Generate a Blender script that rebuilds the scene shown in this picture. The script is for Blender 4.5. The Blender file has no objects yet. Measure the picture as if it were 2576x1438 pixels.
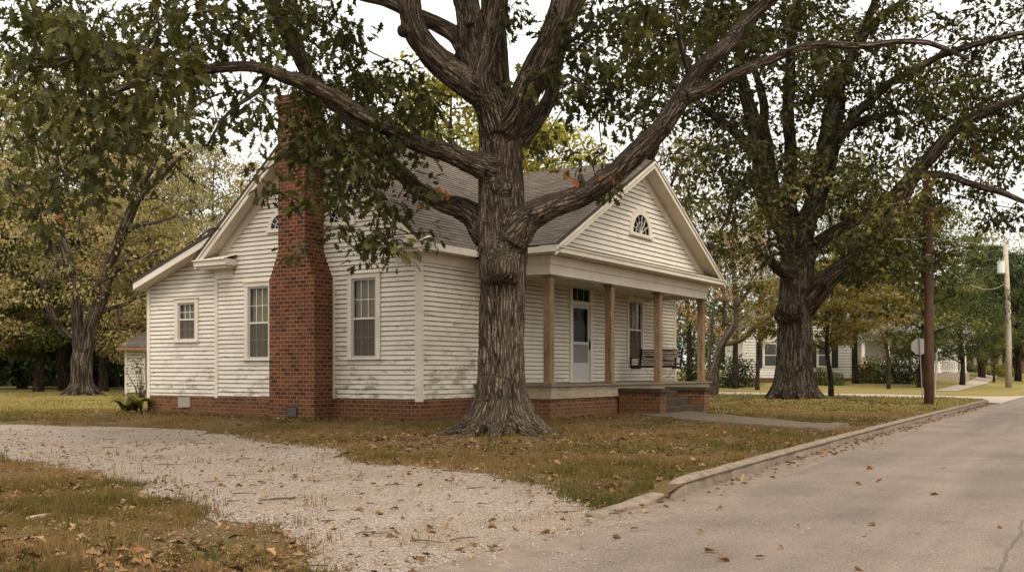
import bpy, math, random, os
import numpy as np
from mathutils import Vector, Matrix, noise as mn, kdtree
R = math.radians
rng = np.random.default_rng(7)
random.seed(7)
sc = bpy.context.scene
COL = sc.collection
FPX, HOR, CX, CH = 2550.0, 935.0, 1288.0, 1.15      # focal length in reference pixels, horizon row, centre column, eye height

# ------------------------------------------------------------------ scene helpers
def tag(o, label=None, cat=None, group=None, kind=None):
    for k, val in (('label', label), ('category', cat), ('group', group), ('kind', kind)):
        if val: o[k] = val
    return o
def empty(name, loc=(0, 0, 0), rz=0.0, parent=None):
    o = bpy.data.objects.new(name, None); COL.objects.link(o)
    o.location = loc; o.rotation_euler = (0, 0, rz); o.empty_display_size = .2
    if parent: o.parent = parent
    return o
def link(name, me, mat=None, parent=None, smooth=False):
    if mat is not None and not me.materials:
        for m in (mat if isinstance(mat, (list, tuple)) else [mat]): me.materials.append(m)
    if smooth: me.polygons.foreach_set('use_smooth', np.ones(len(me.polygons), bool))
    o = bpy.data.objects.new(name, me); COL.objects.link(o)
    if parent: o.parent = parent
    return o
def np_mesh(name, V, loops, starts, attr=None, vattr=None):
    me = bpy.data.meshes.new(name)
    V = np.asarray(V, np.float32).reshape(-1, 3); loops = np.asarray(loops, np.int32).ravel(); starts = np.asarray(starts, np.int32).ravel()
    me.vertices.add(len(V)); me.vertices.foreach_set('co', V.ravel())
    me.loops.add(len(loops)); me.loops.foreach_set('vertex_index', loops)
    me.polygons.add(len(starts)); me.polygons.foreach_set('loop_start', starts)
    me.update(calc_edges=True)
    for d, dom in ((attr, 'FACE'), (vattr, 'POINT')):
        for k, a in (d or {}).items():
            a = np.asarray(a, np.float32)
            if a.ndim == 1:
                me.attributes.new(k, 'FLOAT', dom).data.foreach_set('value', a)
            else:
                me.attributes.new(k, 'FLOAT_VECTOR', dom).data.foreach_set('vector', a.ravel())
    return me
class MB:
    "collects boxes, polygons, tubes and builds one mesh"
    def __init__(s): s.v = []; s.f = []; s.dark = set()
    def poly(s, pts):
        i = len(s.v); s.v += [tuple(p) for p in pts]; s.f.append(tuple(range(i, i + len(pts)))); return s
    def hexa(s, p):     # 8 points: bottom 4 (ccw), top 4
        i = len(s.v); s.v += [tuple(q) for q in p]
        for f in ((3, 2, 1, 0), (4, 5, 6, 7), (0, 1, 5, 4), (1, 2, 6, 5), (2, 3, 7, 6), (3, 0, 4, 7)): s.f.append(tuple(i + k for k in f))
        return s
    def box(s, x0, x1, y0, y1, z0, z1):
        return s.hexa([(x0, y0, z0), (x1, y0, z0), (x1, y1, z0), (x0, y1, z0), (x0, y0, z1), (x1, y0, z1), (x1, y1, z1), (x0, y1, z1)])
    def prism(s, pts, off):     # planar polygon extruded by vector off
        n = len(pts); i = len(s.v); off = Vector(off)
        s.v += [tuple(p) for p in pts] + [tuple(Vector(p) + off) for p in pts]
        s.f.append(tuple(i + k for k in range(n))[::-1]); s.f.append(tuple(i + n + k for k in range(n)))
        for k in range(n): s.f.append((i + k, i + (k + 1) % n, i + n + (k + 1) % n, i + n + k))
        return s
    def bar(s, a, b, w, h, up=(0, 0, 1)):
        a = Vector(a); b = Vector(b); d = (b - a).normalized(); up = Vector(up)
        sd = d.cross(up).normalized() * (w / 2); u2 = sd.cross(d).normalized() * (h / 2)
        return s.hexa([a - sd - u2, a + sd - u2, b + sd - u2, b - sd - u2, a - sd + u2, a + sd + u2, b + sd + u2, b - sd + u2])
    def tube(s, pts, r, n=8, cap=True):
        pts = [Vector(p) for p in pts]; rs = r if isinstance(r, (list, tuple)) else [r] * len(pts)
        up = None; i0 = len(s.v)
        for k, p in enumerate(pts):
            d = (pts[min(k + 1, len(pts) - 1)] - pts[max(k - 1, 0)]).normalized()
            if up is None:
                up = d.orthogonal().normalized()
            up = (up - d * up.dot(d)).normalized(); w = d.cross(up)
            for j in range(n):
                t = 2 * math.pi * j / n; s.v.append(tuple(p + (up * math.cos(t) + w * math.sin(t)) * rs[k]))
        for k in range(len(pts) - 1):
            for j in range(n):
                a = i0 + k * n + j; b = i0 + k * n + (j + 1) % n
                s.f.append((a, b, b + n, a + n))
        if cap:
            s.f.append(tuple(i0 + j for j in range(n))[::-1]); s.f.append(tuple(i0 + (len(pts) - 1) * n + j for j in range(n)))
        return s
    def sphere(s, c, r, nu=12, nv=8, sq=(1, 1, 1)):
        i0 = len(s.v); c = Vector(c)
        for a in range(nv + 1):
            t = math.pi * a / nv
            for b in range(nu):
                p = 2 * math.pi * b / nu
                s.v.append((c.x + r * sq[0] * math.sin(t) * math.cos(p), c.y + r * sq[1] * math.sin(t) * math.sin(p), c.z + r * sq[2] * math.cos(t)))
        for a in range(nv):
            for b in range(nu):
                q = i0 + a * nu + b; w = i0 + a * nu + (b + 1) % nu
                s.f.append((q, q + nu, w + nu, w))
        return s
    def build(s, name, mat, parent=None, bevel=0, smooth=False):
        me = bpy.data.meshes.new(name); me.from_pydata(s.v, [], s.f); me.update()
        if s.dark: mat = [mat, LAPSHADE]
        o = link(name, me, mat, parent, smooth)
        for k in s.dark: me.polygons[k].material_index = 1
        if bevel:
            b = o.modifiers.new('bevel', 'BEVEL'); b.width = bevel; b.segments = 2; b.limit_method = 'ANGLE'
        return o
def clip(poly, a, b, c):        # keep a*x+b*y+c >= 0, convex 2-D polygon
    out = []
    for i in range(len(poly)):
        p, q = poly[i], poly[(i + 1) % len(poly)]
        dp = a * p[0] + b * p[1] + c; dq = a * q[0] + b * q[1] + c
        if dp >= 0: out.append(p)
        if (dp > 0 > dq) or (dp < 0 < dq):
            t = dp / (dp - dq); out.append((p[0] + t * (q[0] - p[0]), p[1] + t * (q[1] - p[1])))
    return out
def courses(mb, poly, org, ax, ay, nrm, step, lift0, lift1, start=None, holes=(), gap=0.0):
    """lay overlapping boards or shingle courses over a convex polygon given in (ax, ay) coordinates"""
    org, ax, ay, nrm = Vector(org), Vector(ax), Vector(ay), Vector(nrm)
    y = start if start is not None else min(p[1] for p in poly); top = max(p[1] for p in poly)
    def P(p, l): return org + ax * p[0] + ay * p[1] + nrm * l
    while y < top - 1e-4:
        y1 = min(y + step, top)
        band = clip(clip(poly, 0, 1, -y), 0, -1, y1)
        spans = [(-1e3, 1e3)]
        for (x0, x1, h0, h1) in holes:
            if y < h1 - .005 and y + step > h0 + .005:
                spans = [t for (a, b) in spans for t in ((a, min(b, x0)), (max(a, x1), b)) if t[1] - t[0] > 1e-3]
        for a, b in spans:
            bp = clip(clip(band, 1, 0, -a), -1, 0, b) if len(band) > 2 else []
            if len(bp) < 3: continue
            if gap and y1 - y > 2 * gap:
                up_ = clip(bp, 0, 1, -(y + gap))
                if len(up_) > 2: mb.poly([P(p, lift0 + (lift1 - lift0) * (p[1] - y) / step) for p in up_])
                low = [p for p in up_ if abs(p[1] - y - gap) < 1e-5]
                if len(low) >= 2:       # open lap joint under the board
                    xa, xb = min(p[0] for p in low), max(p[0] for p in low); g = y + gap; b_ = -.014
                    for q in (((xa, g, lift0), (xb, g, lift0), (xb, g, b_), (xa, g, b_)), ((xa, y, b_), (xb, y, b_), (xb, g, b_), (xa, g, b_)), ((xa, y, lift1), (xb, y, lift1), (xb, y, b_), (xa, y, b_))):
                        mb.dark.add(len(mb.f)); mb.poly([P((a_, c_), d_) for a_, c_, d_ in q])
                continue
            mb.poly([P(p, lift0 + (lift1 - lift0) * (p[1] - y) / step) for p in bp])
            low = [p for p in bp if abs(p[1] - y) < 1e-5]
            if len(low) >= 2:
                xa, xb = min(p[0] for p in low), max(p[0] for p in low)
                mb.poly([P((xa, y), lift1 - .002), P((xb, y), lift1 - .002), P((xb, y), lift0), P((xa, y), lift0)])
        y += step
    return mb
def px(x, y, D):        # a reference pixel at distance D as a world point
    return Vector(((x - CX) / FPX * D, D, CH + (HOR - y) / FPX * D))
def fract_noise(p, H=1.0, lac=2.0, octv=4): return mn.fractal(Vector(p), H, lac, octv)
# fast vectorised value noise (2-D), used for scattering
_vn = np.random.default_rng(3).random((256, 256)).astype(np.float32)
def vnoise(x, y):
    x = np.asarray(x, float); y = np.asarray(y, float)
    xi = np.floor(x).astype(int); yi = np.floor(y).astype(int); fx = x - xi; fy = y - yi
    fx = fx * fx * (3 - 2 * fx); fy = fy * fy * (3 - 2 * fy)
    g = lambda a, b: _vn[a % 256, b % 256]
    return (g(xi, yi) * (1 - fx) + g(xi + 1, yi) * fx) * (1 - fy) + (g(xi, yi + 1) * (1 - fx) + g(xi + 1, yi + 1) * fx) * fy
def fbm(x, y, o=4):
    s = 0; a = .5; t = 0
    for k in range(o):
        s = s + a * vnoise(x * 2 ** k + 17.3 * k, y * 2 ** k - 9.1 * k); t += a; a *= .5
    return s / t

# ------------------------------------------------------------------ materials
class NT:
    def __init__(s, name):
        s.m = bpy.data.materials.new(name); s.m.use_nodes = True; s.t = s.m.node_tree
        for n in list(s.t.nodes): s.t.nodes.remove(n)
        s.out = s.n('ShaderNodeOutputMaterial')
    def n(s, typ, ins=None, **pr):
        nd = s.t.nodes.new(typ)
        for k, val in pr.items(): setattr(nd, k, val)
        for k, val in (ins or {}).items(): s.set(nd, k, val)
        return nd
    def set(s, nd, k, val):
        i = nd.inputs[k]
        if isinstance(val, bpy.types.NodeSocket): s.t.links.new(val, i)
        elif isinstance(val, bpy.types.Node): s.t.links.new(val.outputs[0], i)
        elif isinstance(val, (tuple, list)) and len(val) == 3 and i.type == 'RGBA': i.default_value = (*val, 1)
        else: i.default_value = val
    def math(s, op, a, b=0.0, c=None, clamp=False):
        nd = s.n('ShaderNodeMath', {0: a, 1: b}, operation=op, use_clamp=clamp)
        if c is not None: s.set(nd, 2, c)
        return nd.outputs[0]
    def mix(s, f, a, b, mode='MIX'):
        nd = s.n('ShaderNodeMix', data_type='RGBA', blend_type=mode)
        for k, val in ((0, f), (6, a), (7, b)): s.set(nd, k, val)
        return nd.outputs[2]
    def obj(s): return s.n('ShaderNodeTexCoord').outputs['Object']
    def pos(s): return s.n('ShaderNodeNewGeometry').outputs['Position']
    def map(s, vec, scale=(1, 1, 1), loc=(0, 0, 0)): return s.n('ShaderNodeMapping', {'Vector': vec, 'Scale': scale, 'Location': loc}).outputs[0]
    def noise(s, vec, scale=5, detail=5, rough=.6, dist=0.0, col=False):
        nd = s.n('ShaderNodeTexNoise', {'Vector': vec, 'Scale': scale, 'Detail': detail, 'Roughness': rough, 'Distortion': dist}); return nd.outputs[1 if col else 0]
    def vor(s, vec, scale=5, feature='F1', out=0, rnd=1.0):
        return s.n('ShaderNodeTexVoronoi', {'Vector': vec, 'Scale': scale, 'Randomness': rnd}, feature=feature).outputs[out]
    def rng(s, v, a, b, c=0.0, d=1.0):
        return s.n('ShaderNodeMapRange', {0: v, 1: a, 2: b, 3: c, 4: d}).outputs[0]
    def ramp(s, f, stops):
        nd = s.n('ShaderNodeValToRGB', {0: f}); e = nd.color_ramp.elements
        while len(e) < len(stops): e.new(.5)
        for el, (p, c) in zip(e, stops): el.position = p; el.color = (*c, 1)
        return nd.outputs[0]
    def attr(s, name, out='Fac'): return s.n('ShaderNodeAttribute', attribute_name=name).outputs[out]
    def bump(s, h, strength=.5, dist=.01): return s.n('ShaderNodeBump', {'Height': h, 'Strength': strength, 'Distance': dist}).outputs[0]
    def pbr(s, col, rough=.7, normal=None, spec=.3, metal=0.0, **k):
        nd = s.n('ShaderNodeBsdfPrincipled', {'Base Color': col, 'Roughness': rough, 'Specular IOR Level': spec, 'Metallic': metal})
        if normal is not None: s.set(nd, 'Normal', normal)
        for kk, vv in k.items(): s.set(nd, kk, vv)
        s.t.links.new(nd.outputs[0], s.out.inputs[0]); return s.m
    def surf(s, sh): s.t.links.new(sh.outputs[0], s.out.inputs[0]); return s.m

def m_paint(name, base=(.75, .70, .635), peel=.5, mildew=1.0, board=.115, off=.5):
    n = NT(name); o = n.obj()
    sep = n.n('ShaderNodeSeparateXYZ', {0: o}); z = sep.outputs[2]
    row = n.math('FLOOR', n.math('DIVIDE', n.math('SUBTRACT', z, off), board))
    wn = n.n('ShaderNodeTexWhiteNoise', {'W': row}, noise_dimensions='1D').outputs[0]
    st = n.map(o, (1, 1, 4.2)); blot = n.noise(o, 1.3, 4, .6)
    c = n.mix(n.rng(wn, 0, 1, 0, .4), base, tuple(b * .86 for b in base))
    c = n.mix(n.rng(blot, .40, .72, 0, .55), c, (base[0] * .72, base[1] * .69, base[2] * .60))   # old grime film
    grime = n.noise(st, 2.6, 7, .74)
    low = n.rng(z, .5, 2.2, .105, 0)                       # boards near the ground peel and grow mildew first
    blot2 = n.noise(n.map(o, (1, 1, 2.2), (7, 3, 1)), .9, 3, .6)
    patch = n.math('ADD', n.math('ADD', grime, low), n.rng(blot2, .38, .68, -.10, .075))
    lvl = .70 - .07 * peel
    pl = n.rng(patch, lvl, lvl + .012, 0, 1)
    wood = n.ramp(n.noise(n.map(o, (3, 3, 45)), 4, 3, .6), [(.3, (.16, .135, .105)), (.7, (.36, .32, .26))])
    c = n.mix(n.rng(patch, lvl - .09, lvl, 0, .32), c, (.40, .37, .29))
    c = n.mix(n.math('MULTIPLY', pl, .8), c, wood)
    mil = n.math('MULTIPLY', n.math('ADD', n.rng(z, .5, 3.0, .085 * mildew, 0), n.noise(n.map(o, (1, 1, 3.5), (3, 8, 2)), 2.1, 6, .7)), 1.0)
    c = n.mix(n.math('MULTIPLY', n.rng(mil, .60, .72, 0, .75), min(1, mildew)), c, (.22, .20, .115))
    tcn = n.n('ShaderNodeSeparateXYZ', {0: n.n('ShaderNodeTexCoord').outputs['Normal']}).outputs[0]
    axx = n.math('GREATER_THAN', n.math('ABSOLUTE', tcn), .6)
    al_ = n.math('ADD', n.math('MULTIPLY', sep.outputs[1], axx), n.math('MULTIPLY', sep.outputs[0], n.math('SUBTRACT', 1.0, axx)))
    jt = n.n('ShaderNodeTexBrick', {'Vector': n.n('ShaderNodeCombineXYZ', {0: n.math('ADD', al_, n.math('MULTIPLY', wn, 2.3)), 1: n.math('SUBTRACT', z, off), 2: 0.0}).outputs[0], 'Scale': 1.0, 'Mortar Size': .003, 'Brick Width': 2.9, 'Row Height': board * 50, 'Mortar Smooth': 0.0})
    if board < 1: c = n.mix(n.math('MULTIPLY', jt.outputs[1], .75), c, (.08, .06, .045))
    if board < 1:       # boards replaced or weathered differently
        wn2 = n.n('ShaderNodeTexWhiteNoise', {'Vector': n.n('ShaderNodeCombineXYZ', {0: n.math('FLOOR', n.math('DIVIDE', n.math('ADD', al_, n.math('MULTIPLY', wn, 2.3)), 2.9)), 1: row, 2: 0.0}).outputs[0]}, noise_dimensions='3D').outputs[0]
        c = n.mix(n.rng(wn2, 0, 1, 0, .20), c, tuple(b * .55 for b in base))
    fine = n.noise(o, 60, 3, .6)
    c = n.mix(.12, c, n.ramp(fine, [(.3, (.6, .57, .52)), (.7, (1, .98, .95))]), 'MULTIPLY')
    h = n.math('SUBTRACT', n.math('MULTIPLY', n.noise(n.map(o, (2, 2, 9)), 4, 3, .5), .5), n.math('MULTIPLY', pl, .8))
    return n.pbr(c, .68, n.bump(h, .25, .004), .15)
def m_brick(name, dirt=0.0, bw=.215, rh=.0965, off=0.0):
    n = NT(name); tc = n.n('ShaderNodeTexCoord'); o = tc.outputs['Object']
    s = n.n('ShaderNodeSeparateXYZ', {0: o}); nr = n.n('ShaderNodeSeparateXYZ', {0: tc.outputs['Normal']})
    ax = n.math('GREATER_THAN', n.math('ABSOLUTE', nr.outputs[0]), .6)
    h = n.math('ADD', n.math('MULTIPLY', s.outputs[1], ax), n.math('MULTIPLY', s.outputs[0], n.math('SUBTRACT', 1.0, ax)))
    flat = n.math('GREATER_THAN', n.math('ABSOLUTE', nr.outputs[2]), .6)
    vv = n.math('ADD', n.math('MULTIPLY', s.outputs[2], n.math('SUBTRACT', 1.0, flat)), n.math('MULTIPLY', s.outputs[1], flat))
    vec = n.n('ShaderNodeCombineXYZ', {0: h, 1: n.math('ADD', vv, off), 2: 0.0}).outputs[0]
    wob = n.n('ShaderNodeVectorMath', {0: vec, 1: n.n('ShaderNodeVectorMath', {0: n.noise(o, 9, 2, .5, col=True), 'Scale': .006}, operation='SCALE').outputs[0]}, operation='ADD').outputs[0]
    b = n.n('ShaderNodeTexBrick', {'Vector': wob, 'Color1': (0.0, 0, 0), 'Color2': (1.0, 1, 1), 'Mortar': (.5, .5, .5), 'Scale': 1.0, 'Mortar Size': .0075, 'Mortar Smooth': .25, 'Bias': 0.0, 'Brick Width': bw, 'Row Height': rh})
    bc = n.ramp(b.outputs[0], [(0, (.062, .019, .011)), (.3, (.118, .037, .019)), (.55, (.155, .050, .025)), (.8, (.195, .070, .034)), (1, (.08, .036, .025))])
    bc = n.mix(.45, bc, n.ramp(n.noise(o, 26, 5, .7), [(.3, (.45, .40, .38)), (.7, (1.25, 1.2, 1.15))]), 'MULTIPLY')
    mo = n.ramp(n.noise(o, 14, 4, .6), [(.3, (.22, .16, .105)), (.7, (.38, .29, .20))])
    c = n.mix(b.outputs[1], bc, mo)
    bl = n.noise(o, 1.7, 5, .65)
    c = n.mix(n.rng(bl, .46, .70, 0, .5), c, (.05, .035, .025)); c = n.mix(n.rng(n.noise(o, .7, 4, .6), .5, .68, 0, .14), c, (.26, .15, .09))
    soil = n.math('MULTIPLY', n.rng(n.math('ADD', s.outputs[2], n.math('MULTIPLY', bl, .5)), .15 + dirt * .3, .75 + dirt * .3, .62, 0), 1.0)
    c = n.mix(soil, c, (.135, .075, .036))
    if dirt > .5: c = n.mix(n.rng(n.noise(o, 2.6, 5, .7, 0), .5, .7, 0, .55), c, (.07, .065, .03))
    hh = n.math('ADD', n.math('MULTIPLY', b.outputs[1], -1.0), n.math('MULTIPLY', n.noise(o, 40, 4, .7), .45))
    return n.pbr(c, .88, n.bump(hh, .7, .008), .15)
def m_shingle():
    n = NT('asphalt shingle'); tc = n.n('ShaderNodeTexCoord'); o = tc.outputs['Object']
    s = n.n('ShaderNodeSeparateXYZ', {0: o}); nr = n.n('ShaderNodeSeparateXYZ', {0: tc.outputs['Normal']})
    ax = n.math('GREATER_THAN', n.math('ABSOLUTE', nr.outputs[0]), n.math('ABSOLUTE', nr.outputs[1]))
    h = n.math('ADD', n.math('MULTIPLY', s.outputs[1], ax), n.math('MULTIPLY', s.outputs[0], n.math('SUBTRACT', 1.0, ax)))
    slope = n.math('SQRT', n.math('SUBTRACT', 1.0, n.math('POWER', nr.outputs[2], 2.0)))
    sl = n.math('DIVIDE', s.outputs[2], n.math('MAXIMUM', slope, .2))
    vec = n.n('ShaderNodeCombineXYZ', {0: h, 1: sl, 2: 0.0}).outputs[0]
    b = n.n('ShaderNodeTexBrick', {'Vector': vec, 'Color1': (0.0, 0, 0), 'Color2': (1.0, 1, 1), 'Mortar': (.5, .5, .5), 'Scale': 1.0, 'Mortar Size': .004, 'Mortar Smooth': .1, 'Brick Width': .33, 'Row Height': .14})
    c = n.ramp(b.outputs[0], [(0, (.075, .062, .053)), (.5, (.105, .088, .075)), (1, (.145, .122, .104))])
    c = n.mix(b.outputs[1], c, (.03, .025, .022))
    c = n.mix(.6, c, n.ramp(n.noise(o, 130, 2, .7), [(.3, (.5, .5, .5)), (.7, (1.35, 1.3, 1.25))]), 'MULTIPLY')
    c = n.mix(n.rng(n.noise(o, .8, 5, .65), .45, .7, 0, .5), c, (.125, .11, .085))
    return n.pbr(c, .9, n.bump(n.noise(o, 150, 2, .6), .4, .004), .15)
def m_bark(name, ridge=(.25, .20, .162), furrow=(.021, .015, .011), sc=1.4, lichen=.6, moss=.55, bco=True):
    n = NT(name); o = n.obj()
    co = n.attr('bark_co', 'Vector') if bco else n.map(o, (1, 1, .12))
    wco = n.n('ShaderNodeVectorMath', {0: co, 1: n.n('ShaderNodeVectorMath', {0: n.noise(co, 5 * sc, 3, .6, col=True), 'Scale': .085 / sc}, operation='SCALE').outputs[0]}, operation='ADD').outputs[0]
    e = n.vor(wco, 15 * sc, 'DISTANCE_TO_EDGE'); e2 = n.vor(n.map(wco, (1, 1, 2.6)), 27 * sc, 'DISTANCE_TO_EDGE')
    fine = n.noise(n.map(o, (1, 1, .5)), 45 * sc, 5, .7)
    fur = n.math('MULTIPLY', n.rng(e, .03, .27, 0, 1), n.rng(e2, .0, .14, .22, 1))
    hgt = n.math('ADD', fur, n.math('MULTIPLY', fine, .45))
    c = n.mix(n.rng(n.math('ADD', fur, n.math('MULTIPLY', n.math('SUBTRACT', fine, .5), .8)), .12, .85), furrow, ridge)
    c = n.mix(n.rng(n.noise(n.map(co, (1, 1, .6)), 9, 4, .7), .42, .66, 0, .5), c, tuple(v * .42 for v in ridge))
    c = n.mix(.6, c, n.ramp(n.noise(o, 2.2, 5, .65), [(.3, (.48, .46, .44)), (.72, (1.3, 1.24, 1.17))]), 'MULTIPLY')
    nz = n.n('ShaderNodeSeparateXYZ', {0: n.n('ShaderNodeNewGeometry').outputs['Normal']}).outputs[2]
    if lichen:
        l = n.math('MULTIPLY', n.rng(n.noise(o, 1.6, 3, .6), .52, .68), n.rng(n.noise(o, 30, 4, .7), .54, .60))
        c = n.mix(n.math('MULTIPLY', l, lichen), c, (.36, .35, .29))
    if moss:
        ms = n.math('MULTIPLY', n.rng(n.math('ADD', nz, n.noise(o, 3.0, 5, .7)), .55, 1.15), moss)
        c = n.mix(ms, c, (.030, .026, .015))
    return n.pbr(c, .95, n.bump(hgt, .75, .022), .1)
def m_leaf(name, stops, trans=.35, rough=.5):
    n = NT(name); t = n.attr('tint'); oi = n.n('ShaderNodeObjectInfo').outputs['Random']
    f = n.math('ADD', t, n.math('MULTIPLY', n.math('SUBTRACT', oi, .5), .12), clamp=True)
    c = n.ramp(f, stops)
    p = n.n('ShaderNodeBsdfPrincipled', {'Base Color': c, 'Roughness': rough + .1, 'Specular IOR Level': .15})
    tr = n.n('ShaderNodeBsdfTranslucent', {'Color': n.mix(.5, c, (1.25, 1.2, .55), 'MULTIPLY')})
    return n.surf(n.n('ShaderNodeMixShader', {0: trans, 1: p, 2: tr}))
def m_plain(name, col, rough=.7, var=.25, scale=8.0, spec=.3, metal=0.0, bump=.2, aniso=(1, 1, 1)):
    n = NT(name); o = n.obj(); f = n.noise(n.map(o, aniso), scale, 5, .65)
    c = n.mix(1.0, col, n.ramp(f, [(.25, (1 - var,) * 3), (.75, (1 + var,) * 3)]), 'MULTIPLY')
    return n.pbr(c, rough, n.bump(f, bump, .01), spec, metal)
def m_wood(name, a, b, axis='z', rough=.75):
    n = NT(name); o = n.obj(); sc3 = {'z': (14, 14, .9), 'x': (.9, 14, 14), 'y': (14, .9, 14)}[axis]
    g = n.noise(n.map(o, sc3), 3.0, 6, .72, .6); c = n.ramp(g, [(.34, a), (.64, b)])
    ck = n.noise(n.map(o, tuple(v * 2.2 if v > 2 else v * .7 for v in sc3)), 2.0, 3, .6); c = n.mix(n.rng(ck, .64, .68, 0, .7), c, tuple(v * .25 for v in a))
    kn = n.vor(n.map(o, (2.2, 2.2, 1.0) if axis == 'z' else (1, 2, 2)), 1.6)
    c = n.mix(n.rng(kn, .10, .05, 0, .8), c, tuple(v * .3 for v in a))
    c = n.mix(n.rng(n.noise(o, 1.5, 4, .6), .45, .7, 0, .4), c, tuple(v * .6 for v in a))
    return n.pbr(c, rough, n.bump(g, .3, .006), .2)
def m_glass(name, tint=(.6, .62, .6), fac=.0, refl=.9):
    n = NT(name)
    fc = n.n('ShaderNodeLayerWeight', {0: .5}).outputs['Facing']; f = n.math('ADD', n.math('MULTIPLY', n.math('POWER', fc, 5.0), refl), .045 * refl + fac, clamp=True)
    wav = n.bump(n.noise(n.obj(), 2.0, 2, .5), .15, .02)
    return n.surf(n.n('ShaderNodeMixShader', {0: f, 1: n.n('ShaderNodeBsdfTransparent', {0: tint}), 2: n.n('ShaderNodeBsdfGlossy', {'Color': (.9, .9, .9), 'Roughness': .03, 'Normal': wav})}))
PAINT = m_paint('weathered white siding paint', peel=.42)
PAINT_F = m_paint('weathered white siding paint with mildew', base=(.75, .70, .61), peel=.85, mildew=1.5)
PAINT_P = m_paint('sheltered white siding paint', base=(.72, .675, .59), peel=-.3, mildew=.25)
TRIM = m_paint('weathered white trim paint', base=(.70, .65, .575), peel=-.1, mildew=.35, board=9.0)
BRICK = m_brick('red chimney brick'); BRICK_F = m_brick('stained foundation brick', .35); BRICK_P = m_brick('dark step brick', .9)
SHINGLE = m_shingle()
GLASS = m_glass('window glass'); BLIND = m_plain('pale green window blind', (.52, .44, .27), .8, .08, 3, bump=.05)
SASH = m_plain('grey storm sash', (.42, .40, .38), .55, .1, 6, bump=.05)
MUNTIN = m_plain('white muntin', (.62, .60, .55), .55, .1, 6, bump=.05)
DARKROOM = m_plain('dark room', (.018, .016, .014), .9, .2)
DARKMETAL = m_plain('dark metal', (.03, .028, .026), .5, .3, 12, metal=.4)
STEEL = m_plain('galvanised steel', (.30, .30, .29), .45, .15, 9, metal=.6, bump=.05)
LAPSHADE = m_plain('painted lap shade', (.085, .058, .038), .9, .3, 20)  # dark colour paints the shadow line into the lap joints under the boards
VENT = m_plain('dull vent grille', (.13, .12, .11), .7, .2)
CONC = m_plain('weathered concrete', (.27, .225, .18), .9, .35, 7, bump=.4)
CONC_D = m_plain('dark mossy concrete', (.046, .033, .020), .95, .5, 6, bump=.5)
COLWOOD = m_wood('bare weathered column wood', (.095, .062, .036), (.31, .21, .13))
SKIRT = m_wood('worn skirt board', (.20, .155, .105), (.42, .35, .26), 'x')
DECK = m_wood('worn porch deck', (.10, .085, .06), (.21, .18, .135), 'y')
SWINGW = m_wood('dark stained swing wood', (.020, .010, .007), (.05, .024, .016), 'y', .5)
POLEW = m_wood('creosoted pole wood', (.06, .034, .022), (.15, .088, .058))
def m_screen():
    n = NT('insect screen'); d = n.n('ShaderNodeBsdfDiffuse', {0: (.13, .108, .092)})
    return n.surf(n.n('ShaderNodeMixShader', {0: .62, 1: n.n('ShaderNodeBsdfTransparent'), 2: d}))
SCREEN = m_screen()
# ------------------------------------------------------------------ the farmhouse (local x along the street front, y towards the back)
A = (-2.14, 23.46); TH = math.atan2(.8453, .5343)
U = (math.cos(TH), math.sin(TH)); W = (-U[1], U[0])
def wl(X, Y, Z=0.0): return Vector((A[0] + X * U[0] + Y * W[0], A[1] + X * U[1] + Y * W[1], Z))
def to_loc(x, y):
    dx, dy = x - A[0], y - A[1]; return dx * U[0] + dy * U[1], dx * W[0] + dy * W[1]
HOUSE = empty('farmhouse', (*A, 0), TH)
tag(HOUSE, 'weathered white clapboard farmhouse with red brick chimney and columned front porch', 'house')
LX, LY, LB = 14.86, 6.8, 9.6            # front length, gable depth, back of lean-to
FZ = .5                                  # top of foundation
EV, RG = 4.14, 7.42                      # eave and ridge heights
OX, OF = .42, .40                        # roof overhang at gables, at eaves
YR = 3.4                                 # ridge line
SL = (RG - EV) / (YR + OF)
BS = .115
x_, y_, z_ = (1, 0, 0), (0, 1, 0), (0, 0, 1)

# foundation
mb = MB(); mb.box(-.03, LX, -.03, LB, -.4, FZ); mb.build('foundation', BRICK_F, HOUSE)
# gable wall facing the drive (plane x = 0, outward -x)
WINS = [(1.147, 2.178, 1.44, 3.54), (4.70, 5.731, 1.44, 3.50), (7.50, 8.455, 1.954, 3.175)]
def hole(w, m=.12): return (w[0] + m, w[1] - m, w[2] + m, w[3] - m)
zr = lambda y: EV + SL * (OF + min(y, 2 * YR - y)) - .16
mb = MB()
courses(mb, [(0, FZ), (LY, FZ), (LY, zr(LY)), (YR, zr(YR)), (0, zr(0))], (0, 0, 0), y_, z_, (-1, 0, 0), BS, .026, .004, gap=.017, holes=[hole(w) for w in WINS[:2]])
mb.build('gable_wall', PAINT, HOUSE)
mb = MB()   # the other gable
courses(mb, [(0, FZ), (LY, FZ), (LY, zr(LY)), (YR, zr(YR)), (0, zr(0))], (LX, 0, 0), y_, z_, (1, 0, 0), BS, .026, .004, gap=.017)
mb.build('gable_wall', PAINT, HOUSE)
# lean-to wall
zs = lambda y: 3.69 + (9.6 + .13 - y) * .352      # top of shed roof
mb = MB()
courses(mb, [(LY + .001, FZ - .05), (LB, FZ - .05), (LB, zs(LB) - .2), (LY + .001, zs(LY) - .2)], (0, 0, 0), y_, z_, (-1, 0, 0), BS, .026, .004, gap=.017, holes=[hole(WINS[2])])
mb.poly([(.0, LB, FZ), (LX, LB, FZ), (LX, LB, zs(LB) - .2), (0, LB, zs(LB) - .2)])
mb.poly([(LX, LY, FZ), (LX, LB, FZ), (LX, LB, zs(LB) - .2), (LX, LY, zs(LY) - .2)])
mb.build('lean_to_wall', PAINT, HOUSE)
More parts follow.
